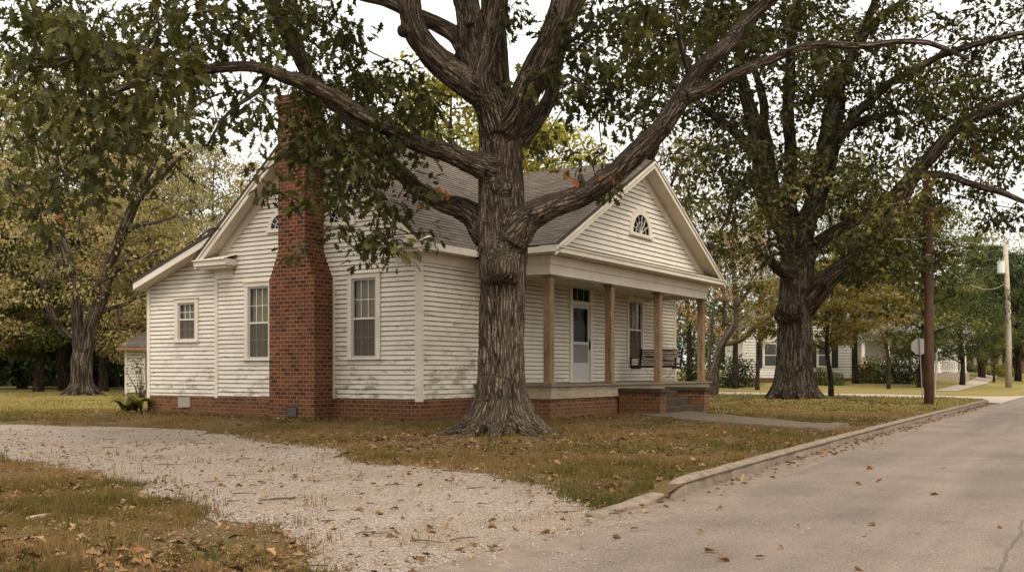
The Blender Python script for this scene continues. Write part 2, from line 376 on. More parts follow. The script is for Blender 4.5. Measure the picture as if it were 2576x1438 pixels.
# front wall: left bay, porch wall, right bay
DOOR = (7.10, 8.52, .85, 3.77); PW = [(10.92, 12.19, 1.5, 3.6), (2.55, 3.75, 1.5, 3.6)]
mb = MB(); courses(mb, [(0, FZ), (2.28, FZ), (2.28, 3.71), (0, 3.71)], (0, 0, 0), x_, z_, (0, -1, 0), BS, .026, .004, gap=.017)
mb.build('front_wall', PAINT_F, HOUSE)
mb = MB(); courses(mb, [(12.4, FZ), (LX, FZ), (LX, 3.71), (12.4, 3.71)], (0, 0, 0), x_, z_, (0, -1, 0), BS, .026, .004, gap=.017)
mb.build('front_wall', PAINT_F, HOUSE)
mb = MB(); courses(mb, [(2.281, FZ), (12.399, FZ), (12.399, 3.95), (2.281, 3.95)], (0, 0, 0), x_, z_, (0, -1, 0), BS, .026, .004, gap=.017, holes=[(DOOR[0] + .1, DOOR[1] - .1, DOOR[2] - .1, DOOR[3] - .1)] + [hole(w) for w in PW])
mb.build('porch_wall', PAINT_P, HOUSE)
# corner boards
for (a, b, c, d, z0, z1) in ((-.034, .11, -.034, .0, FZ - .04, 3.70), (-.034, 0, 0, .11, FZ - .04, 3.70), (-.034, 0, LY - .06, LY + .06, FZ - .04, 3.70),
                             (-.034, 0, LB - .10, LB + .03, FZ - .09, zs(LB) - .2), (LX - .11, LX + .034, -.034, 0, FZ, 3.70)):
    mb = MB(); mb.box(a, b, c, d, z0, z1); mb.build('corner_board', TRIM, HOUSE, bevel=.004)
# frieze boards under the front eave and at the gable returns
for b_ in ((-.05, 2.25, -.05, 0, 3.70, 4.0), (12.43, LX + .05, -.05, 0, 3.70, 4.0), (-.05, 0, 0, .66, 3.70, 4.0), (-.05, 0, LY - .66, LY + .05, 3.62, 4.0)):
    MB().box(*b_).build('frieze_board', TRIM, HOUSE)
# box cornice along the front eave: soffit and fascia
mb = MB(); mb.box(-OX, 1.74, -OF, -.05, 3.955, 4.0); mb.box(-OX, 1.74, -OF - .03, -OF, 3.94, 4.115); mb.build('cornice', TRIM, HOUSE, bevel=.006); mb = MB(); mb.box(12.82, LX + OX, -OF, -.05, 3.955, 4.0); mb.box(12.82, LX + OX, -OF - .03, -OF, 3.94, 4.115)
mb.build('cornice', TRIM, HOUSE, bevel=.006)
# gable returns (small boxed cornices with hipped tops)
for y0, y1, z0 in ((-OF - .03, .80, 3.935), (5.57 + .42, LY + OF, 3.90)):
    mb = MB(); mb.box(-OX - .02, -.05, y0, y1, z0 + .04, z0 + .17); mb.box(-OX + .06, -.05, y0 + .06, y1 - .06, z0 - .03, z0 + .04); mb.box(-OX - .06, -.05, y0 - (.0 if y0 < 0 else .0), y1 + .04, z0 + .17, z0 + .20)
    zt = z0 + .20
    mb.poly([(-OX - .06, y0, zt), (-OX - .06, y1 + .04, zt), (-.03, y1 - .1, zt + .14), (-.03, y0, zt + .14)]); mb.poly([(-OX - .06, y1 + .04, zt), (-.03, y1 + .04, zt), (-.03, y1 - .1, zt + .14)])
    mb.build('cornice_return', TRIM, HOUSE, bevel=.004)
# roofs: slab, shingle courses, rake boards
def roof_plane(mb_s, mb_c, poly3, up, nrm, thick=.07):
    """poly3: convex list of 3-D points on the top plane; up = slope direction"""
    nrm = Vector(nrm).normalized(); up = Vector(up).normalized(); ax = up.cross(nrm)
    mb_s.prism([Vector(p) - nrm * thick for p in poly3], nrm * (thick - .004))
    o = Vector(poly3[0]); q = [((Vector(p) - o).dot(ax), (Vector(p) - o).dot(up)) for p in poly3]
    courses(mb_c, q, o, ax, up, nrm, .14, .016, .004)
ROOFSLAB = m_plain('dark roof edge', (.05, .042, .036), .85, .25, 10)
XC, PHW, PEV, PRG, PY = 7.30, 5.56, 4.12, 7.09, -2.62     # porch gable: centre, half width, eave, ridge, front overhang
PSL = (PRG - PEV) / PHW
yv = YR - (RG - PRG) / SL                                # where the porch ridge meets the main slope
def main_z(y): return RG - SL * abs(y - YR)
mbs, mbc = MB(), MB()
nF = Vector((0, -SL, 1)); upF = Vector((0, 1, SL))
x0, x1 = -OX - .03, LX + OX + .03; yE = -OF - .03; zE = main_z(yE)
yV0 = yE; xl = XC - (PRG - main_z(yE)) / PSL; xr = XC + (PRG - main_z(yE)) / PSL
# front slope split into convex pieces around the valley
roof_plane(mbs, mbc, [(x0, yE, zE), (xl, yE, zE), (XC, yv, PRG), (XC, YR, RG), (x0, YR, RG)], upF, nF)
roof_plane(mbs, mbc, [(xr, yE, zE), (x1, yE, zE), (x1, YR, RG), (XC, YR, RG), (XC, yv, PRG)], upF, nF)
nB = Vector((0, SL, 1)); upB = Vector((0, -1, SL)); yBk = 2 * YR + OF + .03
roof_plane(mbs, mbc, [(x1, yBk, main_z(yBk)), (x0, yBk, main_z(yBk)), (x0, YR, RG), (x1, YR, RG)], upB, nB)
rf = mbs.build('main_roof', ROOFSLAB, HOUSE); mbc.build('shingles', SHINGLE, rf)
mb = MB(); mb.tube([(x0, YR, RG + .0), (x1, YR, RG + .0)], .035, 6); mb.build('ridge_cap', SHINGLE, rf)
# porch roof
mbs, mbc = MB(), MB()
zl = PEV; yb = (main_z(0) and 0)
for sgn in (-1, 1):
    xe = XC + sgn * PHW; nP = Vector((sgn * PSL, 0, 1)); upP = Vector((-sgn, 0, PSL))
    yb2 = YR - (RG - PEV) / SL                         # back end of the eave, on the main slope
    pts = [(xe, PY, PEV), (XC, PY, PRG), (XC, yv, PRG), (xe, yb2, PEV)]
    roof_plane(mbs, mbc, pts if sgn > 0 else pts, upP, nP)
prf = mbs.build('porch_roof', ROOFSLAB, HOUSE); mbc.build('shingles', SHINGLE, prf)
mb = MB(); mb.tube([(XC, PY, PRG), (XC, yv, PRG)], .03, 6); mb.build('ridge_cap', SHINGLE, prf)
# lean-to roof
mbs, mbc = MB(), MB(); nS = Vector((0, .352, 1)); upS = Vector((0, -1, .352)); yT = LY - .62
roof_plane(mbs, mbc, [(x1 - .1, LB + .13, 3.69), (-.45, LB + .13, 3.69), (-.45, yT, zs(yT)), (x1 - .1, yT, zs(yT))], upS, nS)
lrf = mbs.build('lean_to_roof', ROOFSLAB, HOUSE); mbc.build('shingles', SHINGLE, lrf)
mb = MB()
mb.prism([(-.43, LB + .11, 3.69 - .07), (-.43, yT + .2, zs(yT + .2) - .085), (-.43, yT + .2, zs(yT + .2) - .26), (-.43, LB + .11, 3.69 - .25)], (.035, 0, 0))
mb.prism([(-.39, LB + .08, 3.69 - .23), (-.39, LY, zs(LY) - .25), (-.02, LY, zs(LY) - .25), (-.02, LB + .08, 3.69 - .23)], (0, 0, .02))
mb.box(-.40, LX, LB + .085, LB + .125, 3.42, 3.60)
mb.build('rake_board', TRIM, HOUSE)
# main gable rakes: crown, fascia, soffit, frieze on the wall
for xf, sg in ((-OX, 1), (LX + OX, -1)):
    mb = MB()
    for s in (1, -1):
        Y = lambda y: YR + s * (y - YR)
        def strip(x, w, d0, d1, ya, yb_):
            p = [(x, Y(ya), main_z(ya) - d0), (x, Y(yb_), main_z(yb_) - d0), (x, Y(yb_), main_z(yb_) - d1), (x, Y(ya), main_z(ya) - d1)]
            mb.prism(p, (w * sg, 0, 0))
        strip(xf - .03 * sg, .03, .09, .15, -OF, YR)                # crown
        strip(xf, .03, .10, .30, -OF + .02, YR)                     # fascia
        yy0 = -OF + .05
        mb.prism([(xf + .03 * sg, Y(yy0), main_z(yy0) - .26), (xf + .03 * sg, YR, RG - .26), (-.03 * sg + (0 if sg > 0 else LX), YR, RG - .26), (-.03 * sg + (0 if sg > 0 else LX), Y(yy0), main_z(yy0) - .26)], (0, 0, .02))
        xw = 0 if sg > 0 else LX
        strip(xw - .032 * sg, .032, .27, .52, -.02, YR)              # frieze following the slope
    mb.build('gable_rake', TRIM, HOUSE)
# porch gable: tympanum, rakes, cornice, apron
tz = lambda x: PRG - PSL * abs(x - XC)
YT = -2.17
mb = MB(); courses(mb, [(XC - PHW + .55, 4.20), (XC + PHW - .55, 4.20), (XC + PHW - .55, tz(XC + PHW - .55) - .1), (XC, PRG - .1), (XC - PHW + .55, tz(XC + PHW - .55) - .1)], (0, YT, 0), x_, z_, (0, -1, 0), .135, .024, .004, start=4.2, gap=.017)
mb.build('porch_gable_wall', m_paint('weathered white gable paint', base=(.78, .73, .65), peel=.55, mildew=.2, board=.135, off=4.2), HOUSE)
mb = MB()
for s in (1, -1):
    Xs = lambda d: XC + s * d
    def strip(y, w, d0, d1, da, db):
        mb.prism([(Xs(da), y, PRG - PSL * da - d0), (Xs(db), y, PRG - PSL * db - d0), (Xs(db), y, PRG - PSL * db - d1), (Xs(da), y, PRG - PSL * da - d1)], (0, w, 0))
    strip(PY - .03, .03, .08, .14, 0, PHW)
    strip(PY, .03, .09, .27, 0, PHW - .03)
    mb.prism([(Xs(0), PY + .03, PRG - .25), (Xs(PHW - .1), PY + .03, PRG - PSL * (PHW - .1) - .25), (Xs(PHW - .1), YT - .03, PRG - PSL * (PHW - .1) - .25), (Xs(0), YT - .03, PRG - .25)], (0, 0, .02))
    strip(YT - .032, .032, .26, .52, 0, PHW - .62)
mb.build('gable_rake', TRIM, HOUSE)
mb = MB()   # horizontal cornice: front and both sides
xa, xb = XC - PHW + .03, XC + PHW - .03
mb.box(xa, xb, PY + .0, YT - .06, 3.955, 4.07); mb.box(xa - .03, xb + .03, PY - .03, YT, 4.07, 4.105)
for xx0, xx1 in ((xa, 2.22), (12.44, xb)):
    mb.box(xx0, xx1, YT - .06, -OF + .0, 3.957, 4.03)
mb.box(xa - .025, xa, PY, -OF - .03, 3.95, 4.085); mb.box(xb, xb + .025, PY, -OF - .03, 3.95, 4.085)
mb.build('porch_cornice', TRIM, HOUSE, bevel=.006)
n = NT('mossy apron shingle'); oo = n.obj()
b_ = n.n('ShaderNodeTexBrick', {'Vector': n.map(oo, (1, 1, 1)), 'Color1': (0, 0, 0), 'Color2': (1.0, 1, 1), 'Scale': 1.0, 'Mortar Size': .005, 'Brick Width': .12, 'Row Height': .11, 'Mortar': (.3, .3, .3)})
apm = n.pbr(n.mix(n.rng(n.noise(oo, 5, 5, .7), .4, .65), n.ramp(b_.outputs[0], [(0, (.10, .08, .055)), (1, (.24, .2, .14))]), (.33, .28, .19)), .95, n.bump(n.noise(oo, 40, 4, .7), .6, .02))
mb = MB(); courses(mb, [(xa + .1, 0), (xb - .1, 0), (xb - .3, .47), (xa + .3, .47)], (0, PY - .02, 4.108), x_, Vector((0, .95, .31)).normalized(), Vector((0, -.31, .95)).normalized(), .12, .015, .003)
mb.build('apron_roof', apm, HOUSE)
# entablature
mb = MB()
for (a, b, c, d) in ((2.28, 12.38, YT, YT + .24), (2.28, 2.52, YT + .24, -.0), (12.14, 12.38, YT + .24, 0)):
    mb.box(a, b, c, d, 3.50, 3.954)
mb.box(2.24, 12.42, YT - .04, YT, 3.73, 3.77); mb.box(2.24, 2.28, YT, 0, 3.73, 3.77); mb.box(2.25, 12.41, YT - .03, YT, 3.77, 3.954); mb.box(2.25, 2.28, YT, -.06, 3.77, 3.954)
mb.box(2.255, 12.405, YT - .025, YT + .26, 3.485, 3.52); mb.box(12.38, 12.42, YT, 0, 3.73, 3.77)
mb.build('porch_beam', TRIM, HOUSE, bevel=.005)
mb = MB(); mb.box(2.53, 12.13, YT + .25, -.03, 3.60, 3.64); mb.build('porch_ceiling', m_plain('porch ceiling paint', (.46, .43, .36), .8, .12, 3, aniso=(1, 12, 1)), HOUSE)
# porch floor, skirt, foundation
mb = MB()
yy = YT - .12; k = 0
while yy < -.03:
    mb.box(2.17, 12.53, yy, min(yy + .118, -.025), .80, .842); yy += .12
mb.build('porch_floor', m_wood('worn porch deck boards', (.11, .092, .062), (.22, .185, .135), 'x'), HOUSE)
mb = MB(); mb.box(2.24, 12.46, YT - .05, YT - .01, .50, .798); mb.box(2.24, 2.28, YT - .01, -.03, .50, .798); mb.box(12.42, 12.46, YT - .01, -.03, .50, .798); mb.build('skirt_board', SKIRT, HOUSE, bevel=.004)
mb = MB(); mb.box(2.29, 12.42, YT, -.04, -.4, .497); mb.build('porch_foundation', BRICK_P if False else m_brick('red porch brick', .55), HOUSE)
# columns
for cxm in (2.42, 5.66, 8.80, 12.16):
    mb = MB(); h = .098; yc = YT + .12
    mb.box(cxm - h, cxm + h, yc - h, yc + h, .885, 3.43)
    c = mb.build('porch_column', COLWOOD, HOUSE, bevel=.008)
    mb = MB(); mb.box(cxm - .15, cxm + .15, yc - .15, yc + .15, .842, .872); mb.box(cxm - .125, cxm + .125, yc - .125, yc + .125, .872, .90); mb.build('column_base', COLWOOD, c, bevel=.006)
    mb = MB(); mb.box(cxm - .15, cxm + .15, yc - .148, yc + .15, 3.452, 3.484); mb.hexa([(cxm - .1, yc - .1, 3.41), (cxm + .1, yc - .1, 3.41), (cxm + .1, yc + .1, 3.41), (cxm - .1, yc + .1, 3.41), (cxm - .135, yc - .135, 3.452), (cxm + .135, yc - .135, 3.452), (cxm + .135, yc + .135, 3.452), (cxm - .135, yc + .135, 3.452)]); mb.build('column_capital', COLWOOD, c, bevel=.004)
# steps and cheek walls
for ca, cb in ((5.86, 6.27), (8.95, 9.38)):
    mb = MB(); mb.box(ca, cb, -3.42, YT - .055, -.4, .60); o = mb.build('cheek_wall', BRICK_P, HOUSE)
    mb = MB(); mb.box(ca - .05, cb + .05, -3.48, YT - .055, .60, .715); mb.build('cap', CONC_D, o, bevel=.012)
mb = MB()
for k, (yf, zt) in enumerate(((-2.62, .615), (-3.02, .41), (-3.42, .205))): mb.box(6.275, 8.945, yf, YT - .06 if k == 0 else yf + .43, -.3, zt)
mb.build('steps', CONC_D, HOUSE, bevel=.015)
# windows -------------------------------------------------------------
def window(frame, w, z_mid, storm=True, blind=True, muntins=True):
    """frame(a, d, z): a along the wall, d outwards, z up"""
    a0, a1, z0, z1 = w
    def bx(m, aa, ab, da, db, za, zb):
        m.hexa([frame(aa, da, za), frame(ab, da, za), frame(ab, db, za), frame(aa, db, za), frame(aa, da, zb), frame(ab, da, zb), frame(ab, db, zb), frame(aa, db, zb)])
    cw = .135
    m = MB(); bx(m, a0, a0 + cw, -.06, .045, z0 + .05, z1 - .14); bx(m, a1 - cw, a1, -.06, .045, z0 + .05, z1 - .14); bx(m, a0, a1, -.06, .048, z1 - .14, z1 - .03); bx(m, a0 - .02, a1 + .02, -.02, .075, z1 - .03, z1)
    win = m.build('window', TRIM, HOUSE, bevel=.004)
    m = MB(); bx(m, a0 - .02, a1 + .02, -.06, .08, z0, z0 + .05); m.build('sill', TRIM, win, bevel=.004)
    g0, g1, h0, h1 = a0 + cw, a1 - cw, z0 + .05, z1 - .14
    m = MB(); t = .05
    bx(m, g0, g0 + t, -.04, .012, h0, h1); bx(m, g1 - t, g1, -.04, .012, h0, h1); bx(m, g0 + t, g1 - t, -.04, .012, h1 - t, h1); bx(m, g0 + t, g1 - t, -.04, .012, h0, h0 + t); 
    m.build('sash', SASH, win)
    m = MB(); bx(m, g0 + t, g1 - t, -.04, .016, z_mid - .022, z_mid + .022); m.build('meeting_rail', MUNTIN, win)
    i0, i1, j0, j1 = g0 + t, g1 - t, h0 + t, h1 - t
    m = MB()
    if muntins:
        for k in (1, 2): bx(m, i0 + (i1 - i0) * k / 3 - .009, i0 + (i1 - i0) * k / 3 + .009, -.03, -.012, j0, z_mid - .022); bx(m, i0 + (i1 - i0) * k / 3 - .009, i0 + (i1 - i0) * k / 3 + .009, -.03, -.012, z_mid + .022, j1)
        for za, zb in ((j0, z_mid), (z_mid, j1)):
            bx(m, i0, i1, -.029, -.013, (za + zb) / 2 - .008, (za + zb) / 2 + .008)
        m.build('muntins', MUNTIN, win)
    m = MB(); m.poly([frame(i0, -.034, j0), frame(i1, -.034, j0), frame(i1, -.034, j1), frame(i0, -.034, j1)]); m.build('pane', GLASS, win)
    if storm:
        m = MB(); m.poly([frame(i0, -.004, j0), frame(i1, -.004, j0), frame(i1, -.004, z_mid - .022), frame(i0, -.004, z_mid - .022)]); m.build('insect_screen', SCREEN, win)
    if blind:
        m = MB(); zz = j1 + .05
        while zz > j0 + .02:
            m.poly([frame(i0 - .03 + (.0 if blind is True else blind), -.10, zz - .045), frame(i1 + .03, -.10, zz - .045), frame(i1 + .03, -.115, zz), frame(i0 - .03 + (.0 if blind is True else blind), -.115, zz)]); zz -= .045
        m.build('blind', BLIND, win)
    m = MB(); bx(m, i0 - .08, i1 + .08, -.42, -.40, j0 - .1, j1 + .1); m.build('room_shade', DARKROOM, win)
    return win
gx = lambda a, d, z: (-d, a, z); fx = lambda a, d, z: (a, -d, z)
window(gx, WINS[0], 2.432, blind=.05); window(gx, WINS[1], 2.42, blind=.05); window(gx, WINS[2], 2.58)
window(fx, PW[0], 2.52, blind=True); window(fx, PW[1], 2.52)
def fan_window(frame, c, z0, r, cw, mun=True):
    def arc(rad, d, zz=0.0, n=22): return [frame(c + rad * math.cos(t), d, z0 + zz + rad * math.sin(t)) for t in np.linspace(0, math.pi, n)]
    m = MB(); n = 22
    for d0, d1, ra, rb in ((.0, .052, r - cw, r), ):
        A1, A2, B1, B2 = arc(ra, d1), arc(rb, d1), arc(ra, d0 - .04), arc(rb, d0)
        for k in range(n - 1):
            m.poly([A1[k], A1[k + 1], A2[k + 1], A2[k]]); m.poly([A2[k], A2[k + 1], B2[k + 1], B2[k]]); m.poly([A1[k], B1[k], B1[k + 1], A1[k + 1]])
    m.hexa([frame(c - r - .03, -.02, z0 - .09), frame(c + r + .03, -.02, z0 - .09), frame(c + r + .03, .07, z0 - .09), frame(c - r - .03, .07, z0 - .09), frame(c - r - .03, -.02, z0), frame(c + r + .03, -.02, z0), frame(c + r + .03, .07, z0), frame(c - r - .03, .07, z0)])
    w = m.build('fan_window', TRIM, HOUSE)
    m = MB(); m.poly(arc(r - cw + .005, .024)); m.build('pane', m_glass('dark attic glass', (.02, .02, .02), .0), w)
    m = MB(); ri = r - cw
    for t in (28, 55, 82, 109, 136, 160):
        m.bar(frame(c, .032, z0 + .01), frame(c + ri * math.cos(R(t)), .032, z0 + ri * math.sin(R(t))), .016, .012)
    a = arc(ri * .6, .032)
    for k in range(len(a) - 1): m.bar(a[k], a[k + 1], .014, .012)
    m.bar(frame(c, .032, z0), frame(c, .032, z0 + .12), .10, .012)
    m.build('muntins', MUNTIN, w)
fan_window(lambda a, d, z: (a, YT - d, z), XC, 5.02, .72, .19)
fan_window(gx, 4.40, 4.80, .46, .11); fan_window(gx, 2.40, 4.80, .46, .11)
# front door -----------------------------------------------------------
mb = MB(); d0, d1, dz0, dz1 = DOOR
def fb(m, a0, a1, da, db, z0, z1): m.box(a0, a1, -db, -da, z0, z1)
fb(mb, d0, d0 + .15, -.06, .05, .845, dz1 - .15); fb(mb, d1 - .15, d1, -.06, .05, .845, dz1 - .15); fb(mb, d0, d1, -.06, .055, dz1 - .15, dz1); fb(mb, d0 + .15, d1 - .15, -.06, .04, 3.13, 3.23); fb(mb, d0 + .15, d1 - .15, -.06, .06, .843, .868)
door = mb.build('front_door', TRIM, HOUSE, bevel=.004)
DOORP = m_plain('pale grey screen door', (.46, .45, .43), .6, .08, 5, bump=.05)
a0, a1 = d0 + .155, d1 - .155
mb = MB(); fb(mb, a0, a0 + .11, -.03, .01, .87, 3.125); fb(mb, a1 - .11, a1, -.03, .01, .87, 3.125); fb(mb, a0 + .11, a1 - .11, -.03, .01, 3.03, 3.125); fb(mb, a0 + .11, a1 - .11, -.03, .01, 1.96, 2.04); fb(mb, a0 + .11, a1 - .11, -.03, .006, .87, 1.42)
mb.build('screen_door', DOORP, door)
mb = MB(); fb(mb, a1 - .05, a1 - .02, .012, .05, 1.86, 1.93); mb.tube([(a1 - .035, -.05, 1.84), (a1 - .035, -.06, 2.08)], .014, 6); fb(mb, a1 - .055, a1 - .01, .01, .02, 1.78, 2.14); mb.build('handle', DARKMETAL, door)
mb = MB(); mb.poly([(a0 + .11, .006, 1.42), (a1 - .11, .006, 1.42), (a1 - .11, .006, 3.03), (a0 + .11, .006, 3.03)]); mb.build('pane', m_glass('dusty door glass', (.55, .54, .5), 0, .3), door)
mb = MB(); mb.poly([(a0 + .11, -.004, 1.42), (a1 - .11, -.004, 1.42), (a1 - .11, -.004, 1.96), (a0 + .11, -.004, 1.96)]); mb.build('insect_screen', m_plain('pale door screen', (.2, .19, .18), .8, .2, 30), door)
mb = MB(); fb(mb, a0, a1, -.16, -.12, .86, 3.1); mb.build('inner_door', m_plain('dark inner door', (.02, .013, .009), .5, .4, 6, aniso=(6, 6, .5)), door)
mb = MB(); fb(mb, a0, a0 + .03, -.03, .015, 3.23, 3.62); fb(mb, a1 - .03, a1, -.03, .015, 3.23, 3.62)
fb(mb, a0 + .03, a1 - .03, -.03, .015, 3.23, 3.25); fb(mb, a0 + .03, a1 - .03, -.03, .015, 3.60, 3.62)
for k in (1, 2): fb(mb, a0 + (a1 - a0) * k / 3 - .008, a0 + (a1 - a0) * k / 3 + .008, -.03, 0, 3.25, 3.60)
mb.build('transom_bars', SASH, door)
mb = MB(); mb.poly([(a0, .012, 3.23), (a1, .012, 3.23), (a1, .012, 3.62), (a0, .012, 3.62)]); mb.build('transom_pane', m_glass('dark transom glass', (.08, .09, .09), .0), door)
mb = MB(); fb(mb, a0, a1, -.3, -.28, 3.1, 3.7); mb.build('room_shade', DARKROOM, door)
# chimney --------------------------------------------------------------
mb = MB()
CXF = -.68
def stack(y0, y1, z0, z1, xf=CXF, xb=.02): mb.box(xf, xb, y0, y1, z0, z1)
stack(2.65, 4.15, -.4, 3.46)
N = 7; zz = 3.46
for k in range(N):
    f = (k + 1) / (N + .0); h = .0965
    stack(2.65 + .30 * f, 4.15 - .30 * f, zz, zz + h); zz += h
stack(2.955, 3.845, zz, 7.60, CXF + .001)
stack(2.92, 3.88, 7.60, 7.70, CXF - .035, .055); stack(2.885, 3.915, 7.70, 7.90, CXF - .07, .09)
chm = mb.build('chimney', BRICK, HOUSE)
mb = MB(); mb.box(CXF + .1, -.08, 3.05, 3.75, 7.90, 7.93); mb.build('chimney_cap', CONC_D, chm)
mb = MB(); mb.box(CXF - .012, CXF + .0, 3.20, 3.54, .05, .31); vt = mb.build('ash_vent', DARKMETAL, chm)
mb = MB()
for k in range(9): mb.box(CXF - .022, CXF - .012, 3.225, 3.515, .075 + k * .0245, .088 + k * .0245)
mb.build('vent_slats', VENT, vt)
mb = MB(); mb.box(.0, .03, 2.60, 2.65, FZ, 3.5); mb.hexa([(-.03, 2.59, FZ), (0, 2.59, FZ), (0, 2.65, FZ), (-.03, 2.65, FZ), (-.03, 2.59, 3.45), (0, 2.59, 3.45), (0, 2.65, 3.45), (-.03, 2.65, 3.45)]); mb.build('chimney_flashing', TRIM, HOUSE)
mb = MB(); mb.prism([(-.065, 7.80, .20), (-.065, 8.27, .17), (-.065, 8.28, .46), (-.065, 7.80, .46)], (.03, 0, 0)); mb.build('crawlspace_cover', m_plain('weathered grey panel', (.29, .265, .22), .8, .15, 14, aniso=(1, 4, 1)), HOUSE)
# porch swing ------------------------------------------------------------
SW = empty('porch_swing', wl(10.95, -1.15, .842), TH)
tag(SW, 'dark brown slatted porch swing hanging on chains behind the porch columns', 'porch swing')
L = .76
mb = MB()
for k in range(7): mb.box(-.58 + k * .078, -.58 + k * .078 + .062, -L, L, .50 - k * .010, .522 - k * .010)
mb.box(-.60, -.57, -L, L, .44, .52)
mb.build('seat', SWINGW, SW)
mb = MB()
for k in range(8):
    z = .55 + k * .062; x = -.045 + k * .020
    mb.hexa([(x, -L, z), (x + .02, -L, z), (x + .02, L, z), (x, L, z), (x + .014, -L, z + .043), (x + .034, -L, z + .043), (x + .034, L, z + .043), (x + .014, L, z + .043)])
for yv_ in (-.70, 0, .70): mb.bar((0.0, yv_, .45), (.15, yv_, 1.06), .06, .03, (1, 0, 0))
mb.build('backrest', SWINGW, SW)
for s in (-1, 1):
    mb = MB(); mb.box(-.60, .06, s * L - .04, s * L + .04, .735, .76); mb.box(-.56, -.51, s * L - .025, s * L + .025, .46, .735); mb.build('armrest', SWINGW, SW)
    mb = MB(); mb.box(-.60, .04, s * (L - .06) - .03, s * (L - .06) + .03, .40, .45); mb.build('seat_rail', SWINGW, SW)
    mb = MB(); j = Vector((-.20, s * (L + .02), 1.45)); mb.tube([(-.20, s * (L + .02), 2.76), j], .008, 5); mb.tube([j, (-.53, s * (L + .0), .5)], .008, 5); mb.tube([j, (.03, s * (L + .0), .5)], .008, 5); mb.build('chain', DARKMETAL, SW)
# ------------------------------------------------------------------ ground, roads
K0 = np.array([1.69, 10.31]); E_ = np.array([.508, .861]); E_ /= np.linalg.norm(E_); N_ = np.array([-E_[1], E_[0]])
def bow(q): return np.where(q > 0, .42 * (1 - np.exp(-np.maximum(q, 0) / 12)), 0.0)
def to_qp(x, y):
    dx = np.asarray(x, float) - K0[0]; dy = np.asarray(y, float) - K0[1]
    q = dx * E_[0] + dy * E_[1]; return q, dx * N_[0] + dy * N_[1] - bow(q)
def from_qp(q, p):
    q = np.asarray(q, float); p = np.asarray(p, float) + bow(q)
    return K0[0] + E_[0] * q + N_[0] * p, K0[1] + E_[1] * q + N_[1] * p
def sm(x, a, b):
    t = np.clip((np.asarray(x, float) - a) / (b - a), 0, 1); return t * t * (3 - 2 * t)
QS, SWID = 38.9, 7.4
def q_side(p): return QS + .15 * np.asarray(p, float)
OAK1 = (-.16, 17.35); OAK2 = (10.15, 36.4); TREE3 = (-19.1, 45.0)
def gz(x, y):
    x = np.asarray(x, float); y = np.asarray(y, float); q, p = to_qp(x, y)
    z = .05 * (fbm(x * .35, y * .35, 3) - .5) + .03 * (fbm(x * 1.3 + 9, y * 1.3, 2) - .5)
    z = z * sm(p, .1, 1.5)
    for (tx, ty), a, r in ((OAK1, .10, 1.9), (OAK2, .22, 2.6), (TREE3, .14, 2.0)):
        z = z + a * np.exp(-((x - tx) ** 2 + (y - ty) ** 2) / r ** 2)
    z = z - .125 * (1 - sm(p, .0, 2.6)) * (1 - sm(q, -.9, .25))
    s = q - (q_side(p) + SWID)
    z = z + np.clip(s, 0, 30) * .030 * sm(p, 1, 9) * (s > 0) + np.clip(s, 0, 60) * .008 * (s > 0)
    return z
def grid_mesh(name, X, Y, Z, mat, smooth=True):
    n, m = X.shape; V = np.stack([X, Y, Z], -1).reshape(-1, 3)
    i = np.arange(n * m).reshape(n, m); f = np.stack([i[:-1, :-1], i[1:, :-1], i[1:, 1:], i[:-1, 1:]], -1).reshape(-1, 4)
    a = V[f[0]]; nz = np.cross(a[1] - a[0], a[2] - a[1])[2]
    if nz < 0: f = f[:, ::-1]
    return link(name, np_mesh(name, V, f, np.arange(len(f)) * 4), mat, None, smooth)
def m_lawn():
    n = NT('lawn soil and thatch'); o = n.pos()
    big = n.noise(o, .35, 4, .6); mid = n.noise(o, 1.9, 5, .65); fine = n.noise(o, 38, 4, .75)
    soil = n.ramp(fine, [(.25, (.045, .028, .014)), (.5, (.105, .073, .039)), (.8, (.21, .152, .088))])
    grass = n.ramp(fine, [(.25, (.045, .038, .013)), (.55, (.10, .076, .026)), (.85, (.17, .128, .046))])
    yd = n.n('ShaderNodeSeparateXYZ', {0: o}).outputs[1]
    far = n.rng(yd, 22, 42, 0, .34)
    c = n.mix(n.rng(n.math('ADD', n.math('ADD', n.math('MULTIPLY', mid, .6), n.math('MULTIPLY', big, .55)), far), .50, .74), soil, grass)
    c = n.mix(n.rng(n.math('MULTIPLY', n.noise(o, .22, 3, .6), n.rng(yd, 27, 37)), .18, .40, 0, .8), c, (.22, .185, .065))
    return n.pbr(c, .95, n.bump(n.math('ADD', fine, mid), .8, .03), .08)
LAWN = m_lawn()
# the yard left of the street, up to the side street
ps = np.concatenate([np.arange(0, 14, .25), 14 + 76 * (np.linspace(0, 1, 60)[:] ** 1.6)]); ts = np.linspace(0, 1, 330)
Pg, Tg = np.meshgrid(ps, ts, indexing='ij')
qe = q_side(Pg) - np.where(Pg < 4.2, 4.2 - np.sqrt(np.maximum(17.64 - (4.2 - Pg) ** 2, 0)), 0)
Qg = -14 + (qe + 14) * Tg
X, Y = from_qp(Qg, Pg); Zy = gz(X, Y)
tag(grid_mesh('lawn', X, Y, Zy, LAWN), kind='structure')
ps = 90 * np.linspace(0, 1, 70) ** 1.5; ts = np.linspace(0, 1, 90) ** 1.6; Pg, Tg = np.meshgrid(ps, ts, indexing='ij')
q0 = q_side(Pg) + SWID + np.where(Pg < 4, 4 - np.sqrt(np.maximum(16 - (4 - Pg) ** 2, 0)), 0); Qg = q0 + 150 * Tg
X, Y = from_qp(Qg, Pg); Zf = gz(X, Y) + .01; Zf[:, 0] = -.25; Zf[0, :] = -.25; tag(grid_mesh('far_lawn', X, Y, Zf, LAWN), kind='structure')
